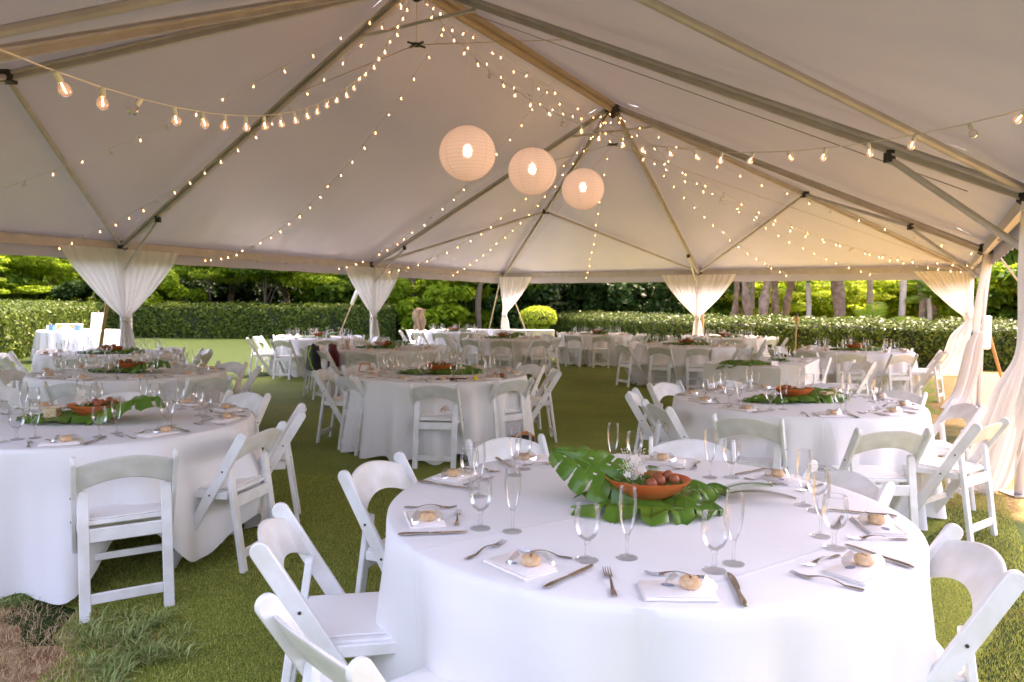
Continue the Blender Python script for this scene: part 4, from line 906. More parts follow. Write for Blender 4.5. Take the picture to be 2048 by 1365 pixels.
# back pack on the chair of the next table
e = item('backpack', 'black backpack with lime green straps hung on a chair left of the centre table', 'backpack', (-3.05, 11.05, .47), R(-50))
m = MB(); m.grid(lambda s, t: ((.15 - .05 * t * t) * math.copysign(abs(math.cos(2 * PI * s)) ** .6, math.cos(2 * PI * s)), .09 * (1 - .3 * t) * math.copysign(abs(math.sin(2 * PI * s)) ** .6, math.sin(2 * PI * s)) , .38 * t), 28, 10, wrap=True); m.lathe([(.07, .36), (.0, .42)], 12); m.build('pack_body', 'black', e, 60)
for s in (-1, 1): m = MB(); m.tube([(s * .05, -.07, .37), (s * .10, -.13, .25), (s * .12, -.10, .1), (s * .14, -.07, .03)], [.012] * 4, 6, True, .4); m.build('strap', 'lime', e)
e = item('jacket', 'dark maroon jacket draped on the chair beside the lime strapped backpack', 'jacket', (-2.8, 11.15, .5), R(-40)); m = MB(); m.grid(lambda s, t: (.11 * math.cos(2 * PI * s) * (1 - .3 * t) + .02 * math.sin(9 * t), .05 * math.sin(2 * PI * s) + .01 * math.sin(12 * s), .36 * t), 22, 9, wrap=True); m.lathe([(.05, .36), (0, .39)], 10); m.build('jacket_body', 'maroon', e, True)
m = MB(); m.tube([(.05, 0, .36), (.11, .03, .2), (.12, .02, .02)], [.03, .035, .03], 8); m.build('jacket_sleeve', 'maroon', e, True)
e = item('handbag', 'dark patterned handbag on the chair at the back left of the centre table', 'bag', (-1.72, 8.42, .467), .4); m = MB(); m.grid(lambda s, t: (.13 * (1 - .3 * t) * math.copysign(abs(math.cos(2 * PI * s)) ** .6, math.cos(2 * PI * s)), .06 * math.sin(2 * PI * s) * (1 - .4 * t), .24 * t), 24, 7, wrap=True); m.lathe([(.07, .235), (0, .25)], 10, (0, 0, 0), 1, .4); m.build('bag_body', 'black', e, 50)
m = MB(); m.tube([(-.08, 0, .22), (-.05, 0, .33), (.05, 0, .33), (.08, 0, .22)], .008, 6); m.build('handle', 'orange', e); m = MB(); m.box((-.09, -.055, .11), (.06, .006, .16)); m.build('pocket', 'orange', e)
# metal pillar holder on the table behind
e = item('copper_candle_holder', 'tall copper coloured candle holder on the table just behind the centre one', 'candle holder', (-2.62, 11.45, ZT)); M['copper'] = mat('copper', (.45, .2, .12), .3, .9)
for i in range(9): m = MB(); a = i * 2 * PI / 9; m.tube([(.03 * math.cos(a), .03 * math.sin(a), .0), (.026 * math.cos(a + .5), .026 * math.sin(a + .5), .09), (.03 * math.cos(a + 1), .03 * math.sin(a + 1), .17)], .003, 5); m.build('bar', 'copper', e)
m = MB(); m.lathe([(0, 0), (.036, 0), (.036, .006), (0, .006)], 16); m.lathe([(0, .165), (.034, .165), (.034, .172), (0, .172)], 16); m.build('plate', 'copper', e)
# gift table outside on the left
t7 = (-11.0, 18.3)
TN['T7'] = 'outdoor gift table by the left hedge'; TC['T7'] = t7
t = thing('gift_table', 'round white clothed gift table outdoors in front of the left hedge', 'table', (*t7, 0)); cloth_mesh(99).build('tablecloth', 'cloth', t, 60); m = MB(); m.lathe([(0, -.02), (TR - .02, -.02), (TR - .02, 0), (0, 0)], 40, (0, 0, TZ - .004)); m.build('tabletop', 'wood', t)
e = item('welcome_board', 'blank white board standing on a little easel on the gift table', 'sign', (t7[0] + .42, t7[1] + .1, ZT), .1); m = MB(); m.box((0, 0, .24), (.34, .02, .42), Matrix.Rotation(R(-8), 3, 'X')); m.build('board', 'white', e)
for s in (-1, 1): m = MB(); m.tube([(s * .12, -.05, 0), (0, .03, .5)], .009, 6); m.build('easel_leg', 'woodpole', e)
m = MB(); m.tube([(0, .16, 0), (0, .03, .5)], .009, 6); m.build('easel_leg', 'woodpole', e); m = MB(); m.box((0, -.055, .03), (.34, .03, .02)); m.build('easel_ledge', 'woodpole', e)
for x, y, w_, h, c, l, n in ((-.50, -.3, .12, .13, 'blue', 'left blue gift bag on the outdoor gift table', 'gift_bag'), (.12, -.25, .12, .14, 'blue', 'right blue gift bag on the outdoor gift table', 'gift_bag')):
    e = item(n, l, 'gift bag', (t7[0] + x, t7[1] + y, ZT), .3 * x); m = MB(); m.add([(-w_ / 2, -.05, 0), (w_ / 2, -.05, 0), (w_ / 2, .05, 0), (-w_ / 2, .05, 0), (-w_ * .55, -.055, h), (w_ * .55, -.055, h), (w_ * .55, .055, h), (-w_ * .55, .055, h)], [(3, 2, 1, 0), (0, 1, 5, 4), (1, 2, 6, 5), (2, 3, 7, 6), (3, 0, 4, 7)]); m.build('paper_bag', c, e)
    m = MB(); m.tube([(-.03, -.055, h), (-.02, -.055, h + .05), (.02, -.055, h + .05), (.03, -.055, h)], .003, 5); m.build('handle', 'white', e)
e = item('card_box', 'orange brown box on the outdoor gift table', 'box', (t7[0] - .35, t7[1] + .15, ZT)); m = MB(); m.box((0, 0, .07), (.55, .26, .14), bev=.008); m.build('box_body', 'orange', e); m = MB(); m.box((0, 0, .148), (.56, .27, .015)); m.build('box_lid', 'cream', e)
e = item('candle_jar', 'small white candle jar at the left of the gift table', 'candle', (t7[0] - .68, t7[1] - .1, ZT)); m = MB(); m.lathe([(0, 0), (.08, 0), (.085, .10), (.08, .12), (0, .12)], 16); m.build('jar', 'white', e, 40); m = MB(); m.tube([(0, 0, .12), (0, 0, .14)], .003, 5); m.build('wick', 'black', e)
e = item('place_cards', 'pale folded tent card on the gift table', 'card', (t7[0] - .1, t7[1] - .4, ZT)); m = MB(); m.prism([(-.2, 0), (.2, 0), (.02, .15), (-.02, .15)], -.04, .04, lambda x, y, z: (x, z, y)); m.build('card_fold', 'cream', e)

# ------------------------------------------------------------------ string lights and lanterns
def bulb_meshes():
    m = MB(); m.lathe([(.004, 0), (.0095, -.004), (.0105, -.016), (.0105, -.030), (.009, -.034), (.0, -.034)], 10); so = m.mesh('socket', 'socket', 40)
    m = MB(); m.lathe([(.0085, -.033), (.010, -.038), (.016, -.044), (.0195, -.054), (.0195, -.062), (.016, -.071), (.009, -.0765), (0, -.078)], 14); gl = (m.mesh('globe', 'bulb', True), m.mesh('globe', 'lit', True))
    m = MB(); m.tube([(0, 0, -.036), (.003, .002, -.050), (-.003, 0, -.058), (.001, 0, -.066)], [.0014, .0022, .0024, .0014], 6); fi = m.mesh('filament', 'fil', True); return so, gl, fi
SO, GL, FI = bulb_meshes()
off_m = emis('unlit', (0, 0, 0), 0)
def string(a, b, sag, n, label, start=.03, end=.97, off=(), big=1.0):
    a, b = Vector(a), Vector(b); root = thing('string_light', label, 'string light', a, 0, 'globe string lights strung under the tent roof')
    f = lambda t: a.lerp(b, t) - Vector((0, 0, 4 * sag * t * (1 - t))) - a
    m = MB(); m.tube([f(t) for t in np.linspace(0, 1, 28)], .0028, 5); m.build('cable', 'wire', root)
    rb = random.Random(n * 7 + int(sag * 100))
    for i in range(n):
        t = start + (end - start) * i / (n - 1); q = f(t); rot = (rb.gauss(0, .35), rb.gauss(0, .35), rb.random() * 6)
        s = obj('socket', SO, root, q); s.rotation_euler = rot; s.scale = (big,) * 3
        obj('globe', GL[i not in off], s)
        if i not in off: obj('filament', FI, s)
A1, A2 = P['A1'] - Vector((0, 0, .12)), P['A2'] - Vector((0, 0, .12))
string((-1.42, 1.35, 2.17), A2 + Vector((0, -.1, 0)), .82, 29, 'string light nearest the camera rising from the left edge to the peak', .02, .93, off=(5,))
def eav(k1, k2, f, dz=-.12): return P[k1].lerp(P[k2], f) + Vector((0, 0, dz))
string(eav('L0', 'L1', .42), A2, .35, 20, 'sparse string light over the left side, upper one', off=(3, 6, 9, 11))
string(eav('L0', 'L1', .82), A2, .40, 22, 'string light ending just left of the widest swag drape', off=(2, 7, 15))
string(eav('L1', 'L2', .24), P['A2'].lerp(P['A1'], .12) - Vector((0, 0, .15)), .80, 24, 'string light ending right of the widest swag drape', off=(6,))
string(eav('L1', 'L2', .80), P['A2'].lerp(P['A1'], .60) - Vector((0, 0, .15)), .62, 22, 'string light ending left of the second swag drape', off=(4, 11))
string(eav('L2', 'L3', .08), A1, .62, 20, 'string light from the second swag drape up to the rear peak', off=(5,))
string(eav('L2', 'L3', .52), A1, .40, 20, 'string light from the shaded left eave up to the rear peak')
string(eav('L3', 'C', .46), A1, .28, 15, 'string light dropping to the middle of the far eave')
string(eav('C', 'R3', .38), A1, .42, 19, 'string light ending right of the rear middle drape')
string(eav('C', 'R3', .70), A1, .45, 20, 'string light ending between the rear middle and corner drapes', off=(12,))
string(eav('R3', 'R2', .25), A2, .75, 30, 'long string light from the front peak to the right rear eave', off=(4, 9, 17))
string(eav('R3', 'R2', .70), A2, .85, 30, 'long string light ending beside the second right post', off=(3, 8, 16))
string((2.55, 2.95, 2.45), A2, .95, 26, 'white corded string light from the right foreground to the front peak', .06, .97, off=(1, 14, 19))
string(eav('R2', 'R1', .10), A1, .25, 16, 'string light from the second right post up to the rear peak', off=(2, 5))
string(A2 + Vector((.1, .1, 0)), A1, .55, 15, 'string light running along under the ridge', off=(6,))
# lanterns
M['paper'] = mat('white nylon lantern', (.86, .82, .80), .7, trans=.35)
_t = M['paper'].node_tree; _o = _t.nodes['Material Output'].inputs[0]; _r = _t.nodes.new('ShaderNodeBsdfRefraction'); _r.inputs['Roughness'].default_value = .30; _r.inputs['IOR'].default_value = 1.6
_x = _t.nodes.new('ShaderNodeMixShader'); _x.inputs[0].default_value = .22; _t.links.new(_o.links[0].from_socket, _x.inputs[1]); _t.links.new(_r.outputs[0], _x.inputs[2]); _t.links.new(_x.outputs[0], _o)
M['inner'] = M['lampglow']; M['ribw'] = mat('lantern wire', (.74, .66, .60), .6)
def lantern():
    t = thing('paper_lantern', 'round lantern', 'lantern'); Rr = .375; m = MB(); NV = 62
    def f(s, q):
        e_ = PI * (q - .5) * .955; k = 1 + (.009 if int(q * NV + .5) % 2 else -.004); a = 2 * PI * s; return (Rr * k * math.cos(e_) * math.cos(a), Rr * k * math.cos(e_) * math.sin(a), Rr * .965 * math.sin(e_))
    m.grid(f, 48, NV, wrap=True); m.build('shade', 'paper', t, True)
    m = MB(); sp = []   # the wire that winds round the shade
    for q in np.linspace(.03, .97, 22 * 24): e_ = PI * (q - .5) * .955; a = 2 * PI * 22 * q; sp.append((Rr * 1.012 * math.cos(e_) * math.cos(a), Rr * 1.012 * math.cos(e_) * math.sin(a), Rr * .972 * math.sin(e_)))
    m.tube(sp, .0022, 4, False); m.build('wire_spiral', 'ribw', t, True)
    for k in range(8):
        m = MB(); m.tube([(Rr * 1.014 * math.cos(e_) * math.cos(k * PI / 4), Rr * 1.014 * math.cos(e_) * math.sin(k * PI / 4), Rr * .972 * math.sin(e_)) for e_ in np.linspace(-1.48, 1.48, 24)], .0018, 4, False); m.build('seam', 'ribw', t, True)
    m = MB(); m.tube([(Rr * .085 * math.cos(a), Rr * .085 * math.sin(a), Rr * .965) for a in np.linspace(0, 2 * PI, 17)], .004, 5); m.build('top_ring', 'dark', t)
    m = MB(); m.lathe([(0, -.036), (.014, -.032), (.022, -.012), (.022, .004), (.011, .027), (.010, .04), (0, .04)], 14, (0, 0, .02)); m.build('light_bulb', 'inner', t, True)
    return t
LN = Proto(lantern())
for i, (s, z, l) in enumerate(((1.11, 3.53, 'largest looking round white lantern, left of the three'), (2.92, 3.59, 'pinkish round white lantern in the middle of the three'), (4.80, 3.58, 'rightmost and farthest round white lantern'))):
    p = G(s, B, z); o = LN.put(p, i, l, 'round lanterns under the ridge')
    m = MB(); m.tube([(0, 0, .36), (0, 0, Ha - z - .2)], .0022, 5); m.build('hanging_cord', 'wire', o); m = MB(); m.tube([(0, 0, .07), (0, 0, .36)], .002, 5); m.build('flex', 'wire', o)

# ------------------------------------------------------------------ vegetation
def cards(Pn, Nn, size, asp=.55, jit=.5):
    """kite shaped leaves at points Pn with normals Nn"""
    n = len(Pn); N_ = Nn + RNG.normal(0, jit, (n, 3)); N_ /= np.linalg.norm(N_, axis=1, keepdims=True) + 1e-9
    T_ = RNG.normal(0, 1, (n, 3)); T_ -= N_ * (T_ * N_).sum(1, keepdims=True); T_ /= np.linalg.norm(T_, axis=1, keepdims=True) + 1e-9
    B_ = np.cross(N_, T_); s = (size * (.6 + .8 * RNG.random(n)))[:, None]
    V = np.stack([Pn - T_ * s * .5, Pn + B_ * s * asp * .5 + N_ * s * .06, Pn + T_ * s * .55 - N_ * s * .08, Pn - B_ * s * asp * .5 + N_ * s * .06], 1).reshape(-1, 3)
    return V, np.arange(n * 4).reshape(n, 4)
def path_at(pts, s):
    pts = np.asarray(pts, float); d = np.linalg.norm(np.diff(pts, axis=0), axis=1); cum = np.concatenate([[0], np.cumsum(d)]); s = s * cum[-1]
    i = np.clip(np.searchsorted(cum, s) - 1, 0, len(d) - 1); f = (s - cum[i]) / d[i]; p = pts[i] + (pts[i + 1] - pts[i]) * f[:, None]; t = (pts[i + 1] - pts[i]) / d[i][:, None]
    return p, np.stack([t[:, 1], -t[:, 0]], 1), cum[-1]
def hedge(pts, thick, h0, h1, label, lm, n_per=1500, size=.05, topm=None):
    """front face on the side of the path's right-hand normal; h0 front height, h1 back height"""
    c = pts[len(pts) // 2]; root = thing('clipped_hedge', label, 'hedge', (c[0], c[1], 0)); tot = np.linalg.norm(np.diff(np.asarray(pts), axis=0), axis=1).sum()
    prof = [(0, .0), (.03, h0 * .5), (.0, h0 - .06), (-.07, h0), (-thick * .5, (h0 + h1) / 2 + .02), (-thick + .08, h1), (-thick, h1 - .08), (-thick, 0)]
    pl = np.linalg.norm(np.diff(prof, axis=0), axis=1); vis = pl.copy(); vis[-1] *= .25; cp = np.concatenate([[0], np.cumsum(vis)]) / vis.sum()
    n = int(tot * vis.sum() * n_per); s = RNG.random(n); q = RNG.random(n); p, nr, _ = path_at(pts, s)
    k = np.clip(np.searchsorted(cp, q) - 1, 0, len(pl) - 1); f = (q - cp[k]) / (cp[k + 1] - cp[k]); pr = np.array(prof); o = pr[k] + (pr[k + 1] - pr[k]) * f[:, None]
    dn = pr[k + 1] - pr[k]; nn = np.stack([dn[:, 1], -dn[:, 0]], 1); nn /= np.linalg.norm(nn, axis=1, keepdims=True)
    wob = .035 * np.sin(s * tot * 2.1) + .03 * np.sin(s * tot * 5.3 + o[:, 1] * 4) + RNG.normal(0, .04, n) + .03 * np.sin(s * tot * 17 + o[:, 1] * 13)
    o = o + nn * wob[:, None]; o[:, 1] = np.maximum(o[:, 1], .02)
    Pn = np.stack([p[:, 0] + nr[:, 0] * o[:, 0], p[:, 1] + nr[:, 1] * o[:, 0], o[:, 1]], 1); Nn = np.stack([nr[:, 0] * nn[:, 0], nr[:, 1] * nn[:, 0], nn[:, 1]], 1)
    Pn[:, 0] -= c[0]; Pn[:, 1] -= c[1]; V, F = cards(Pn, Nn, size); o_ = tag(obj('foliage', fast_mesh('foliage', V, F, lm), root), kind='stuff')
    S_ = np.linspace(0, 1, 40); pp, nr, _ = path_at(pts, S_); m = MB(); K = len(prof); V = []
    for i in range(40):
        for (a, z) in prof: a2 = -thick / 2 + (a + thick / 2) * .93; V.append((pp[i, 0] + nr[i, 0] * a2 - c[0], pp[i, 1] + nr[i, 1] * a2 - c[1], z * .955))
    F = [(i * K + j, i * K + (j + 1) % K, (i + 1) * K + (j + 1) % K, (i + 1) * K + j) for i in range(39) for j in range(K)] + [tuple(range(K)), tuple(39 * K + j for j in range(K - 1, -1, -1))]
    m.add(V, F); m.build('shade_core', 'core', root); return root
M['hl'] = leafmat('hedge leaves left', (.016, .045, .006), (.12, .17, .026), .25, .35)
M['hr'] = leafmat('hedge leaves right', (.015, .04, .006), (.13, .18, .03), .2, .3)
def sky_screen():  # unseen foliage added behind the camera to cut sky light on the cloths
    n = 40000; a = RNG.uniform(-1.25, 1.25, n); d = 15 + 5 * RNG.random(n); x = np.sin(a * 1.2) * d * 1.3; y = -np.cos(a * 1.2) * d + 2; z = (3.9 + .7 * np.sin(a * 13) + .5 * np.sin(a * 31)) * RNG.random(n) ** .9
    V, F = cards(np.stack([x, y, z], 1), np.tile([0, .5, .8], (n, 1)), .5, .7, .7); return tag(obj('sky_screen_foliage', fast_mesh('sky_screen_foliage', V, F, 'hl')), 'unseen foliage band added behind the camera to block sky light', kind='stuff')
sky_screen()
hedge([(-18.5, 30.3), (-12, 30.3), (-4.9, 30.3)], 1.6, 1.34, 1.42, 'long clipped hedge across the back of the lawn at left', 'hl', 620, .11)
hedge([(-9.6, 8.0), (-10.4, 11.5), (-11.1, 14.8), (-13.3, 20), (-17.0, 29.6)], 1.8, 1.25, 1.42, 'tall rounded hedge running towards the camera at far left', 'hl', 800, .085)
hedge([(1.7, 32.5), (3.0, 27.6), (4.7, 23.6), (7.4, 20.0), (10.9, 17.8), (16, 15.9), (25, 14)], 2.4, 1.02, 1.16, 'long low clipped hedge with a sunlit top behind the right hand tables', 'hr', 900, .075)

def crown_mesh(seed, n, cl, rx, rz_, size, flat=.35, hollow=.3):
    r_ = np.random.default_rng(seed); C_ = []
    for _ in range(cl):
        a = r_.random() * 2 * PI; q = r_.random() ** .6; h = r_.uniform(-.9, 1); C_.append((rx * q * math.cos(a) * (1 - .35 * abs(h)), rx * q * math.sin(a) * (1 - .35 * abs(h)), rz_ * h))
    C_ = np.array(C_); k = r_.integers(0, cl, n); d = r_.normal(0, 1, (n, 3)); d /= np.linalg.norm(d, axis=1, keepdims=True); rad = (.55 + .45 * r_.random(n) ** .5) * r_.uniform(.6, 1.2, cl)[k] * rx * .36
    off = d * rad[:, None]; off[:, 2] *= flat; Pn = C_[k] + off; Nn = d * .5 + np.array([0, 0, .8])
    V, F = cards(Pn, Nn, size, .6, .55); return V, F, C_
LM = {}  # sunlight on the right-hand and far foliage is put into the lighter leaf colours
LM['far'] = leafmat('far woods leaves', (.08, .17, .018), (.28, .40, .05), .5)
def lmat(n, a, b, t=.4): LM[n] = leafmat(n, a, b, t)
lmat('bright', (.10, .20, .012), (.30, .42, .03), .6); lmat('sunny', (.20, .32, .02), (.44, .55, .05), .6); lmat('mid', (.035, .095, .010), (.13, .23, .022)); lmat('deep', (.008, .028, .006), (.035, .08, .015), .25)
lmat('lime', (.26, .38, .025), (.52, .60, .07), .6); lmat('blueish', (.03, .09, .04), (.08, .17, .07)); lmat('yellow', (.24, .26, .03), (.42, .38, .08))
CR = {}
for nm, (n, cl, rx, rz_, sz, fl) in dict(spray=(10000, 30, 3.2, 1.9, .17, .22), round=(12000, 26, 2.6, 2.0, .16, .7), big=(7500, 26, 2.2, 1.6, .38, .55), small=(7000, 16, 1.1, .85, .12, .7)).items():
    for v in range(2): CR[nm, v] = crown_mesh(hash((len(nm), n, v)) % 9999 if False else (len(nm) * 31 + n % 97 + v), n, cl, rx, rz_, sz, fl)
CM = {}
def crown_me(nm, v, lm):
    if (nm, v, lm) not in CM: V, F, _ = CR[nm, v]; CM[nm, v, lm] = fast_mesh('crown', V, F, LM[lm])
    return CM[nm, v, lm]
rt_ = random.Random(17)
def tree(x, y, h, nm, lm, label, sc=1.0, bark='bark', r=.16, lean=(0, 0), cat='tree', name='broadleaf_tree', group='trees behind the hedges', fork=True, zc=None, trunk=True):
    v = rt_.randint(0, 1); t = thing(name, label, cat, (x, y, 0), rt_.random() * 6.28, group)
    zc = zc if zc is not None else h
    c = tag(obj('crown', crown_me(nm, v, lm), t, (lean[0], lean[1], zc)), kind='stuff'); c.scale = (sc, sc, sc * rt_.uniform(.85, 1.15))
    if trunk:
        m = MB(); K = 9; T = [(lean[0] * (s ** 1.4) + .14 * math.sin(s * 5 + x), lean[1] * (s ** 1.4) + .12 * math.sin(s * 4 + y), zc * s) for s in np.linspace(0, 1, K)]
        m.tube(T, [r * (1.25 if i == 0 else 1) * (1 - .55 * i / K) for i in range(K)], 10); m.build('trunk', bark, t, True)
        if fork:
            for i in range(5):
                s0 = rt_.uniform(.35, .8); i0 = int(s0 * (K - 1)); b0 = Vector(T[i0]); C_ = CR[nm, v][2][rt_.randrange(len(CR[nm, v][2]))] * sc; e_ = Vector(C_) + Vector((lean[0], lean[1], zc))
                mid_ = b0.lerp(e_, .5) + Vector((0, 0, .35)); m = MB(); m.tube([b0, b0.lerp(mid_, .5) + Vector((0, 0, .1)), mid_, mid_.lerp(e_, .5) + Vector((0, 0, .05)), e_], [r * .5, r * .42, r * .34, r * .25, r * .12], 7); m.build('limb', bark, t, True)
    return t
def pxy(px, d): return ((px - 1024) / 1440 * d, d)   # world x for a bearing read off the plan at depth d
# left: bright arching trees behind the hedge, dark leaf colour standing for shade between them
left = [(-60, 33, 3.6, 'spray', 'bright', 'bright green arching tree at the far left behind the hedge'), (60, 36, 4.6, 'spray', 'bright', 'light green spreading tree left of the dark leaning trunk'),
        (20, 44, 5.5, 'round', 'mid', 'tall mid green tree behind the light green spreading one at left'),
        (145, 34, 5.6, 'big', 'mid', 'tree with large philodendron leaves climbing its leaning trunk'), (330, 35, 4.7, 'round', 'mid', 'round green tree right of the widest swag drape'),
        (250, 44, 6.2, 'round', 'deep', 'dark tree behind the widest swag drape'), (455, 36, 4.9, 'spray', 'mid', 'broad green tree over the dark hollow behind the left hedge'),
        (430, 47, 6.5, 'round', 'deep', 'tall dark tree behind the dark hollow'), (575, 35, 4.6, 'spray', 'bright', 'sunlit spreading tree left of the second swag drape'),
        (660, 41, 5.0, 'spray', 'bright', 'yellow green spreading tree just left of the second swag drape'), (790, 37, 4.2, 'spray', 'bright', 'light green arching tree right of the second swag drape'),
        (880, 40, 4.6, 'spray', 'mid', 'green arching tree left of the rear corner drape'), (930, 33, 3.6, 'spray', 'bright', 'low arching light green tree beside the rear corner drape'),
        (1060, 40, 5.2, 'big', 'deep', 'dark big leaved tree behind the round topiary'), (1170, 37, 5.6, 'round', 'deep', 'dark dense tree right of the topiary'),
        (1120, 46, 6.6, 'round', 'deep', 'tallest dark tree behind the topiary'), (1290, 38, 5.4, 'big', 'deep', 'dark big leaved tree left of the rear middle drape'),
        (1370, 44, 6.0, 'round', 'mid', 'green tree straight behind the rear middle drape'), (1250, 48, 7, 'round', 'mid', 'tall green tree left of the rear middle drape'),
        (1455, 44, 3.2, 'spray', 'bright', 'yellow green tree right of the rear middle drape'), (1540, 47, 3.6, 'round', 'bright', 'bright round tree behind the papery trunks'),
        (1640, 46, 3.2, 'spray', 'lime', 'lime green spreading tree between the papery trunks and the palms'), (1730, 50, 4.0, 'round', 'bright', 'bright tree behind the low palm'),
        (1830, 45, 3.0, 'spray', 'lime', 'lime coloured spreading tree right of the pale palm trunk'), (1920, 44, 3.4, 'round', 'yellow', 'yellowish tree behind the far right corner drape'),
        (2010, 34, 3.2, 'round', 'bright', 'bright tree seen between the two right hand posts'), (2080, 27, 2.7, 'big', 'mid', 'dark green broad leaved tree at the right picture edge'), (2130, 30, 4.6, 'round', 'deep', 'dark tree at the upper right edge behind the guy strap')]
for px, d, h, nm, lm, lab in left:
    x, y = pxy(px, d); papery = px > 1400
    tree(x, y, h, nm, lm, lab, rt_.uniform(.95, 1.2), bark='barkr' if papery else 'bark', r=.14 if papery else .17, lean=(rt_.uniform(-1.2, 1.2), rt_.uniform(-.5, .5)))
for i, (px, d, h, sc, lm) in enumerate(((-10, 31.5, 2.6, .75, 'bright'), (75, 32.5, 2.3, .6, 'bright'), (425, 33.5, 3.9, .7, 'bright'), (530, 33, 3.7, .7, 'mid'), (655, 33.5, 3.5, .75, 'bright'), (745, 35, 2.6, .7, 'bright'), (850, 34, 3.1, .7, 'bright'), (905, 31.5, 2.6, .6, 'bright'),
                                        (975, 36, 3.4, .6, 'bright'), (1470, 36, 2.7, .75, 'lime'), (1590, 36, 2.6, .8, 'sunny'), (1660, 39, 3.2, .8, 'lime'), (1790, 37, 3.0, .8, 'lime'), (1905, 36, 2.8, .8, 'sunny'), (1990, 31, 2.5, .75, 'lime'), (2060, 29, 3.6, .6, 'mid'))):
    x, y = pxy(px, d); lr = ('far left', 'left', 'middle', 'right', 'far right')[min(4, max(0, int(px / 420)))]
    tree(x, y, h, 'spray', lm, 'low spreading %s sapling with layered leaves, %s from the left' % ({'bright': 'mid bright green', 'sunny': 'sunlit yellow green', 'lime': 'lime green', 'mid': 'mid green'}[lm], ('first second third fourth fifth sixth seventh eighth ninth tenth eleventh twelfth thirteenth fourteenth fifteenth sixteenth'.split())[i]), sc, r=.05, name='garden_sapling', group='low saplings behind the hedges')
# understorey shrubs that fill the view under the crowns
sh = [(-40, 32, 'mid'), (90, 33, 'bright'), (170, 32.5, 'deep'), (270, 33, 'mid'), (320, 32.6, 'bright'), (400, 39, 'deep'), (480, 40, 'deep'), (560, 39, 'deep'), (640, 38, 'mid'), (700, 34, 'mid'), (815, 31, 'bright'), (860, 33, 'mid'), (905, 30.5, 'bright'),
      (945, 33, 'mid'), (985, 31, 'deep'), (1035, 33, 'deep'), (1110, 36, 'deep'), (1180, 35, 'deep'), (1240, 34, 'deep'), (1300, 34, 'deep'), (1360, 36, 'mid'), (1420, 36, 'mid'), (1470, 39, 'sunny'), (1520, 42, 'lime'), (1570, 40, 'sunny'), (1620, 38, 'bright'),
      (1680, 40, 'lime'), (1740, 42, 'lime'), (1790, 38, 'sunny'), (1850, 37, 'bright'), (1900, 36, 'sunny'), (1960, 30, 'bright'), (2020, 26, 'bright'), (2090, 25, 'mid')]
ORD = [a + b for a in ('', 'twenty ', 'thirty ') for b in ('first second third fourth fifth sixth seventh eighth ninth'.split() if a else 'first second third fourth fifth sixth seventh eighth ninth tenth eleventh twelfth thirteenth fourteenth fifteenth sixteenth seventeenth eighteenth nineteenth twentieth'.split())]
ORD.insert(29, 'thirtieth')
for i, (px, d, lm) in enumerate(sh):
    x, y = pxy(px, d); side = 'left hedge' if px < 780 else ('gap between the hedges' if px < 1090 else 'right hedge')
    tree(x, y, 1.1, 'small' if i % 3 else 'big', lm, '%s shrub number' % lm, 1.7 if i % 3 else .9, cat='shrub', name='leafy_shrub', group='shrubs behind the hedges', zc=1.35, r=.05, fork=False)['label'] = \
        {'deep': 'dark green', 'mid': 'mid green', 'bright': 'bright green', 'lime': 'lime green', 'sunny': 'sunlit yellow green'}[lm] + ' bushy shrub behind the ' + side + ', ' + ORD[i] + ' from left'
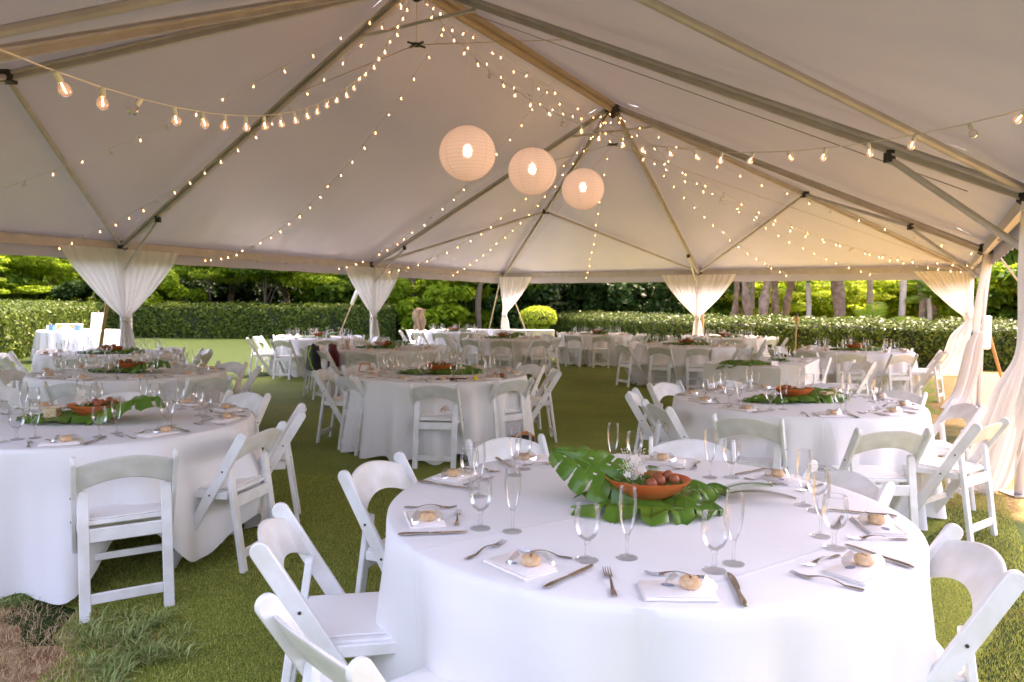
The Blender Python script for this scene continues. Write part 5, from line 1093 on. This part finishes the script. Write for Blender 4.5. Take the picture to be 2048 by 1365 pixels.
# papery trunks close behind the right hedge (bare lower trunks of tall trees)
for i, (px, d, r, dx, lab) in enumerate(((1503, 31, .20, -.5, 'leftmost papery brown trunk leaning left behind the right hedge'), (1522, 30, .22, .45, 'second papery brown trunk, shaggy and leaning right'), (1553, 31, .15, -.1, 'pale based papery trunk, third from the left'),
                                        (1566, 31.5, .17, .55, 'papery trunk leaning right beside the pale based one'), (1677, 30, .30, -.1, 'thick grey brown trunk left of the low palm'), (1840, 30, .17, .1, 'left one of the two grey trunks behind the corner drape'), (1868, 31, .17, .15, 'right one of the two grey trunks behind the corner drape'),
                                        (1462, 33, .13, .3, 'thin grey trunk just right of the rear middle drape'), (957, 29, .13, .2, 'dark forked trunk left of the rear corner drape'), (1090, 33, .22, .6, 'dark leaning trunk above the round topiary'), (822, 31, .12, .1, 'slim brown trunk above the rock pillar'))):
    x, y = pxy(px, d); h = 6.5; t = thing('tall_tree', lab, 'tree', (x, y, 0), 0, 'bare trunks behind the hedges'); K = 12; m = MB()
    T = [(dx * (s ** 1.3) * 2 + .10 * math.sin(s * 11 + px), .1 * math.sin(s * 9 + px), h * s) for s in np.linspace(0, 1, K)]; m.tube(T, [r * .72 * (1.25 - .4 * j / K) * (1 + .2 * math.sin(j * 2.3 + px)) for j in range(K)], 12)
    m.build('trunk', 'barkr' if px > 1400 else 'bark', t, True)
    sg = -1 if dx > 0 else 1; m = MB(); b0 = Vector(T[4]); m.tube([b0, b0 + Vector((sg * .25, 0, .7)), b0 + Vector((sg * .42, .1, 1.6)), b0 + Vector((sg * .7, .1, 3.2))], [r * .5, r * .45, r * .4, r * .25], 9); m.build('limb', 'barkr' if px > 1400 else 'bark', t, True)
    for q in range(26 if px > 1400 else 0):   # hanging strips of bark
        j = rt_.randrange(2, 8); b0 = Vector(T[j]); a = rt_.random() * 6.28; rr_ = r * .72; l = rt_.uniform(.3, .7); m = MB(); d_ = Vector((math.cos(a), math.sin(a), 0)); sdv = Vector((-math.sin(a), math.cos(a), 0)) * .05
        m.add([b0 + d_ * rr_ - sdv, b0 + d_ * rr_ + sdv, b0 + d_ * (rr_ + .07) + sdv * .6 - Vector((0, 0, l)), b0 + d_ * (rr_ + .05) - sdv * .6 - Vector((0, 0, l))], [(0, 1, 2, 3)]); m.build('bark_strip', 'barkr', t)
    c = tag(obj('crown', crown_me('round', i % 2, 'bright' if px > 1400 else 'deep'), t, (T[-1][0], 0, h + .6)), kind='stuff')
# palms
def frond(Lf, n=34, droop=1.0):
    m = MB(); cv = lambda s: Vector((0, Lf * s * (1 - .12 * droop * s), Lf * (.55 * s - .85 * droop * s * s))); m.tube([cv(s) for s in np.linspace(0, 1, 10)], [.022 * (1 - .85 * i / 9) + .003 for i in range(10)], 5)
    for i in range(n):
        s = .10 + .88 * i / n; l = Lf * .30 * math.sin(PI * (.15 + .8 * s)) ** .6; b0 = cv(s); t_ = (cv(s + .01) - cv(s - .01)).normalized()
        for sx in (-1, 1):
            tip = b0 + Vector((sx * l * .8, 0, -.35 * l)) + t_ * l * .55; wd = t_ * .022 * Lf * .6
            m.add([b0 - wd * .5, b0.lerp(tip, .45) - wd + Vector((0, 0, .02)), tip, b0.lerp(tip, .45) + wd + Vector((0, 0, .02)), b0 + wd * .5], [(0, 1, 2, 3, 4)])
    return m
FR = {k: frond(1.9, 30, 1.0 if k == 0 else .7).mesh('frond', LM[('bright', 'mid', 'blueish')[k]]) for k in (0, 1, 2)}
for px, d, h, k, nf, sc, tr, lab in ((1745, 26, .5, 0, 15, 1.05, .14, 'low wide palm with arching bright fronds behind the right hedge'), (1613, 29, 2.5, 2, 13, .95, .11, 'palm with drooping blue green fronds right of the papery trunks'),
                                     (1800, 27, 5.2, 0, 13, 1.0, .12, 'slender palm with a pale speckled trunk'), (1735, 33, 3.4, 2, 13, 1.15, .15, 'blue green palm behind the low wide palm'), (1855, 27, 1.9, 1, 12, .6, .10, 'small dark palm between the two grey trunks'),
                                     (1960, 28, 2.4, 0, 13, .9, .13, 'bright palm behind the second right hand post'), (1500, 35, 3.6, 1, 13, 1.1, .14, 'green palm behind the papery trunks')):
    x, y = pxy(px, d); t = thing('palm_tree', lab, 'palm', (x, y, 0), 0, 'palms behind the right hedge'); m = MB(); K = 12
    m.tube([(.08 * math.sin(s * 3), .05 * s, h * s) for s in np.linspace(0, 1, K)], [tr * (1.25 if j == 0 else 1) * (1 - .2 * j / K) * (1.05 if j % 2 else .97) for j in range(K)], 10); m.build('trunk', 'barkw', t, True)
    for i in range(nf):
        f = obj('frond', FR[k], t, (.08 * math.sin(3), .05, h)); a = i * 2.4; f.rotation_euler = Euler((R(rt_.uniform(-10, 38) + (i % 3) * 12), 0, a)); f.scale = (sc,) * 3
# far woods: tree mass that closes the view
def woods():
    n = 90000; a = RNG.uniform(-1.0, 1.0, n); d = 56 + 16 * RNG.random(n) + 3 * np.sin(a * 23); x = np.tan(a * .82) * d; top = 9.5 + 2.2 * np.sin(a * 17) + 1.6 * np.sin(a * 41 + 2)
    z = top * RNG.random(n) ** .8; gap = np.sin(a * 61 + z * .9) + np.sin(a * 37 - z * 1.3) > -1.62; Pn = np.stack([x, d, z], 1)[gap]; V, F = cards(Pn, np.tile([0, -.5, .8], (len(Pn), 1)), .62, .7, .7)
    return tag(obj('far_woods', fast_mesh('far_woods', V, F, LM['far'])), 'hazy green woods closing the view behind the garden trees', kind='stuff')
woods()
# topiary, rock pillar, tiki torch
x, y = pxy(1076, 27)
t = thing('topiary_bush', 'bright yellow green mushroom shaped topiary at the left end of the right hedge', 'topiary', (x, y, 0)); n = 9000; a = RNG.random(n) * 2 * PI; q = RNG.random(n)
def top_prof(q): 
    pr = np.array([(.05, .1), (.32, .25), (.38, .75), (.36, .80), (.62, .86), (.68, 1.05), (.60, 1.28), (.35, 1.40), (.0, 1.44)]); l = np.linalg.norm(np.diff(pr, axis=0), axis=1); c = np.concatenate([[0], np.cumsum(l)]) / l.sum()
    k = np.clip(np.searchsorted(c, q) - 1, 0, len(l) - 1); f = (q - c[k]) / (c[k + 1] - c[k]); return pr[k] + (pr[k + 1] - pr[k]) * f[:, None]
pp = top_prof(q) + RNG.normal(0, .02, (n, 2)); V, F = cards(np.stack([pp[:, 0] * np.cos(a), pp[:, 0] * np.sin(a), np.abs(pp[:, 1])], 1), np.stack([np.cos(a), np.sin(a), np.full(n, .5)], 1), .07)
tag(obj('foliage', fast_mesh('foliage', V, F, LM['lime']), t), kind='stuff'); m = MB(); m.lathe([(0, .02), (.28, .1), (.34, .72), (.55, .9), (.6, 1.1), (.45, 1.3), (0, 1.38)], 16); m.build('shade_core', 'core', t)
x, y = pxy(838, 27); m = MB(); rr3 = random.Random(6)
m.grid(lambda s, q: ((.20 - .04 * q + .05 * math.sin(7 * s * 6.28 + q * 5) + .05 * math.sin(13 * q + 3 * s * 6.28)) * math.cos(2 * PI * s), (.18 + .05 * math.sin(9 * s * 6.28 + 7 * q)) * math.sin(2 * PI * s), 1.32 * q), 36, 22, wrap=True); m.lathe([(.15, 1.30), (.10, 1.36), (0, 1.38)], 14)
tag(m.build('rock_pillar', 'rock', None, 60, (x, y, 0)), 'rough orange brown rock pillar at the right end of the back hedge', 'rock')
x, y = pxy(1592, 17.6)
t = thing('tiki_torch', 'bamboo tiki torch standing in front of the right hedge', 'torch', (x, y, 0)); m = MB(); m.tube([(0, 0, 0), (0, 0, 1.12)], .014, 8); m.build('pole', 'bamboo', t, True)
m = MB(); m.lathe([(.016, 1.08), (.045, 1.14), (.055, 1.20), (.05, 1.29), (.04, 1.30), (0, 1.30)], 12); m.build('basket', 'bamboo', t, 40); m = MB(); m.lathe([(.03, 1.30), (.034, 1.33), (.012, 1.37), (0, 1.375)], 10); m.build('oil_can', 'dark', t, True)
# sky blossoms: white cards on shrubs stand for sky gaps beyond the left hedge
for i, (px, d, zc, s) in enumerate(((585, 38, 2.0, 1), (690, 39, 1.6, .8), (800, 43, 2.4, .9))):
    x, y = pxy(px, d); n = 80; d_ = RNG.normal(0, 1, (n, 3)) * np.array([1.0, .4, .45]) * s; V, F = cards(d_, np.tile([0, -1, .3], (n, 1)), .11, .9, .4)
    t = thing('sky_gap_shrub', ('shrub with white blossoms standing for sky gaps, left of the second swag drape', 'low shrub with white blossoms standing for sky gaps, just left of the second drape', 'shrub with white blossoms standing for sky gaps, right of the second swag drape')[i], 'shrub', (x, y, 0), 0, 'shrubs with white sky gap flecks')
    tag(obj('flecks', fast_mesh('flecks', V, F, M['petal']), t, (0, -.6, zc)), kind='stuff'); tag(obj('foliage', crown_me('small', i % 2, 'mid'), t, (0, 0, zc - .3)), kind='stuff'); m = MB(); m.tube([(0, 0, 0), (.05, 0, zc * .5), (0, 0, zc)], [.06, .045, .03], 8); m.build('stem', 'bark', t)
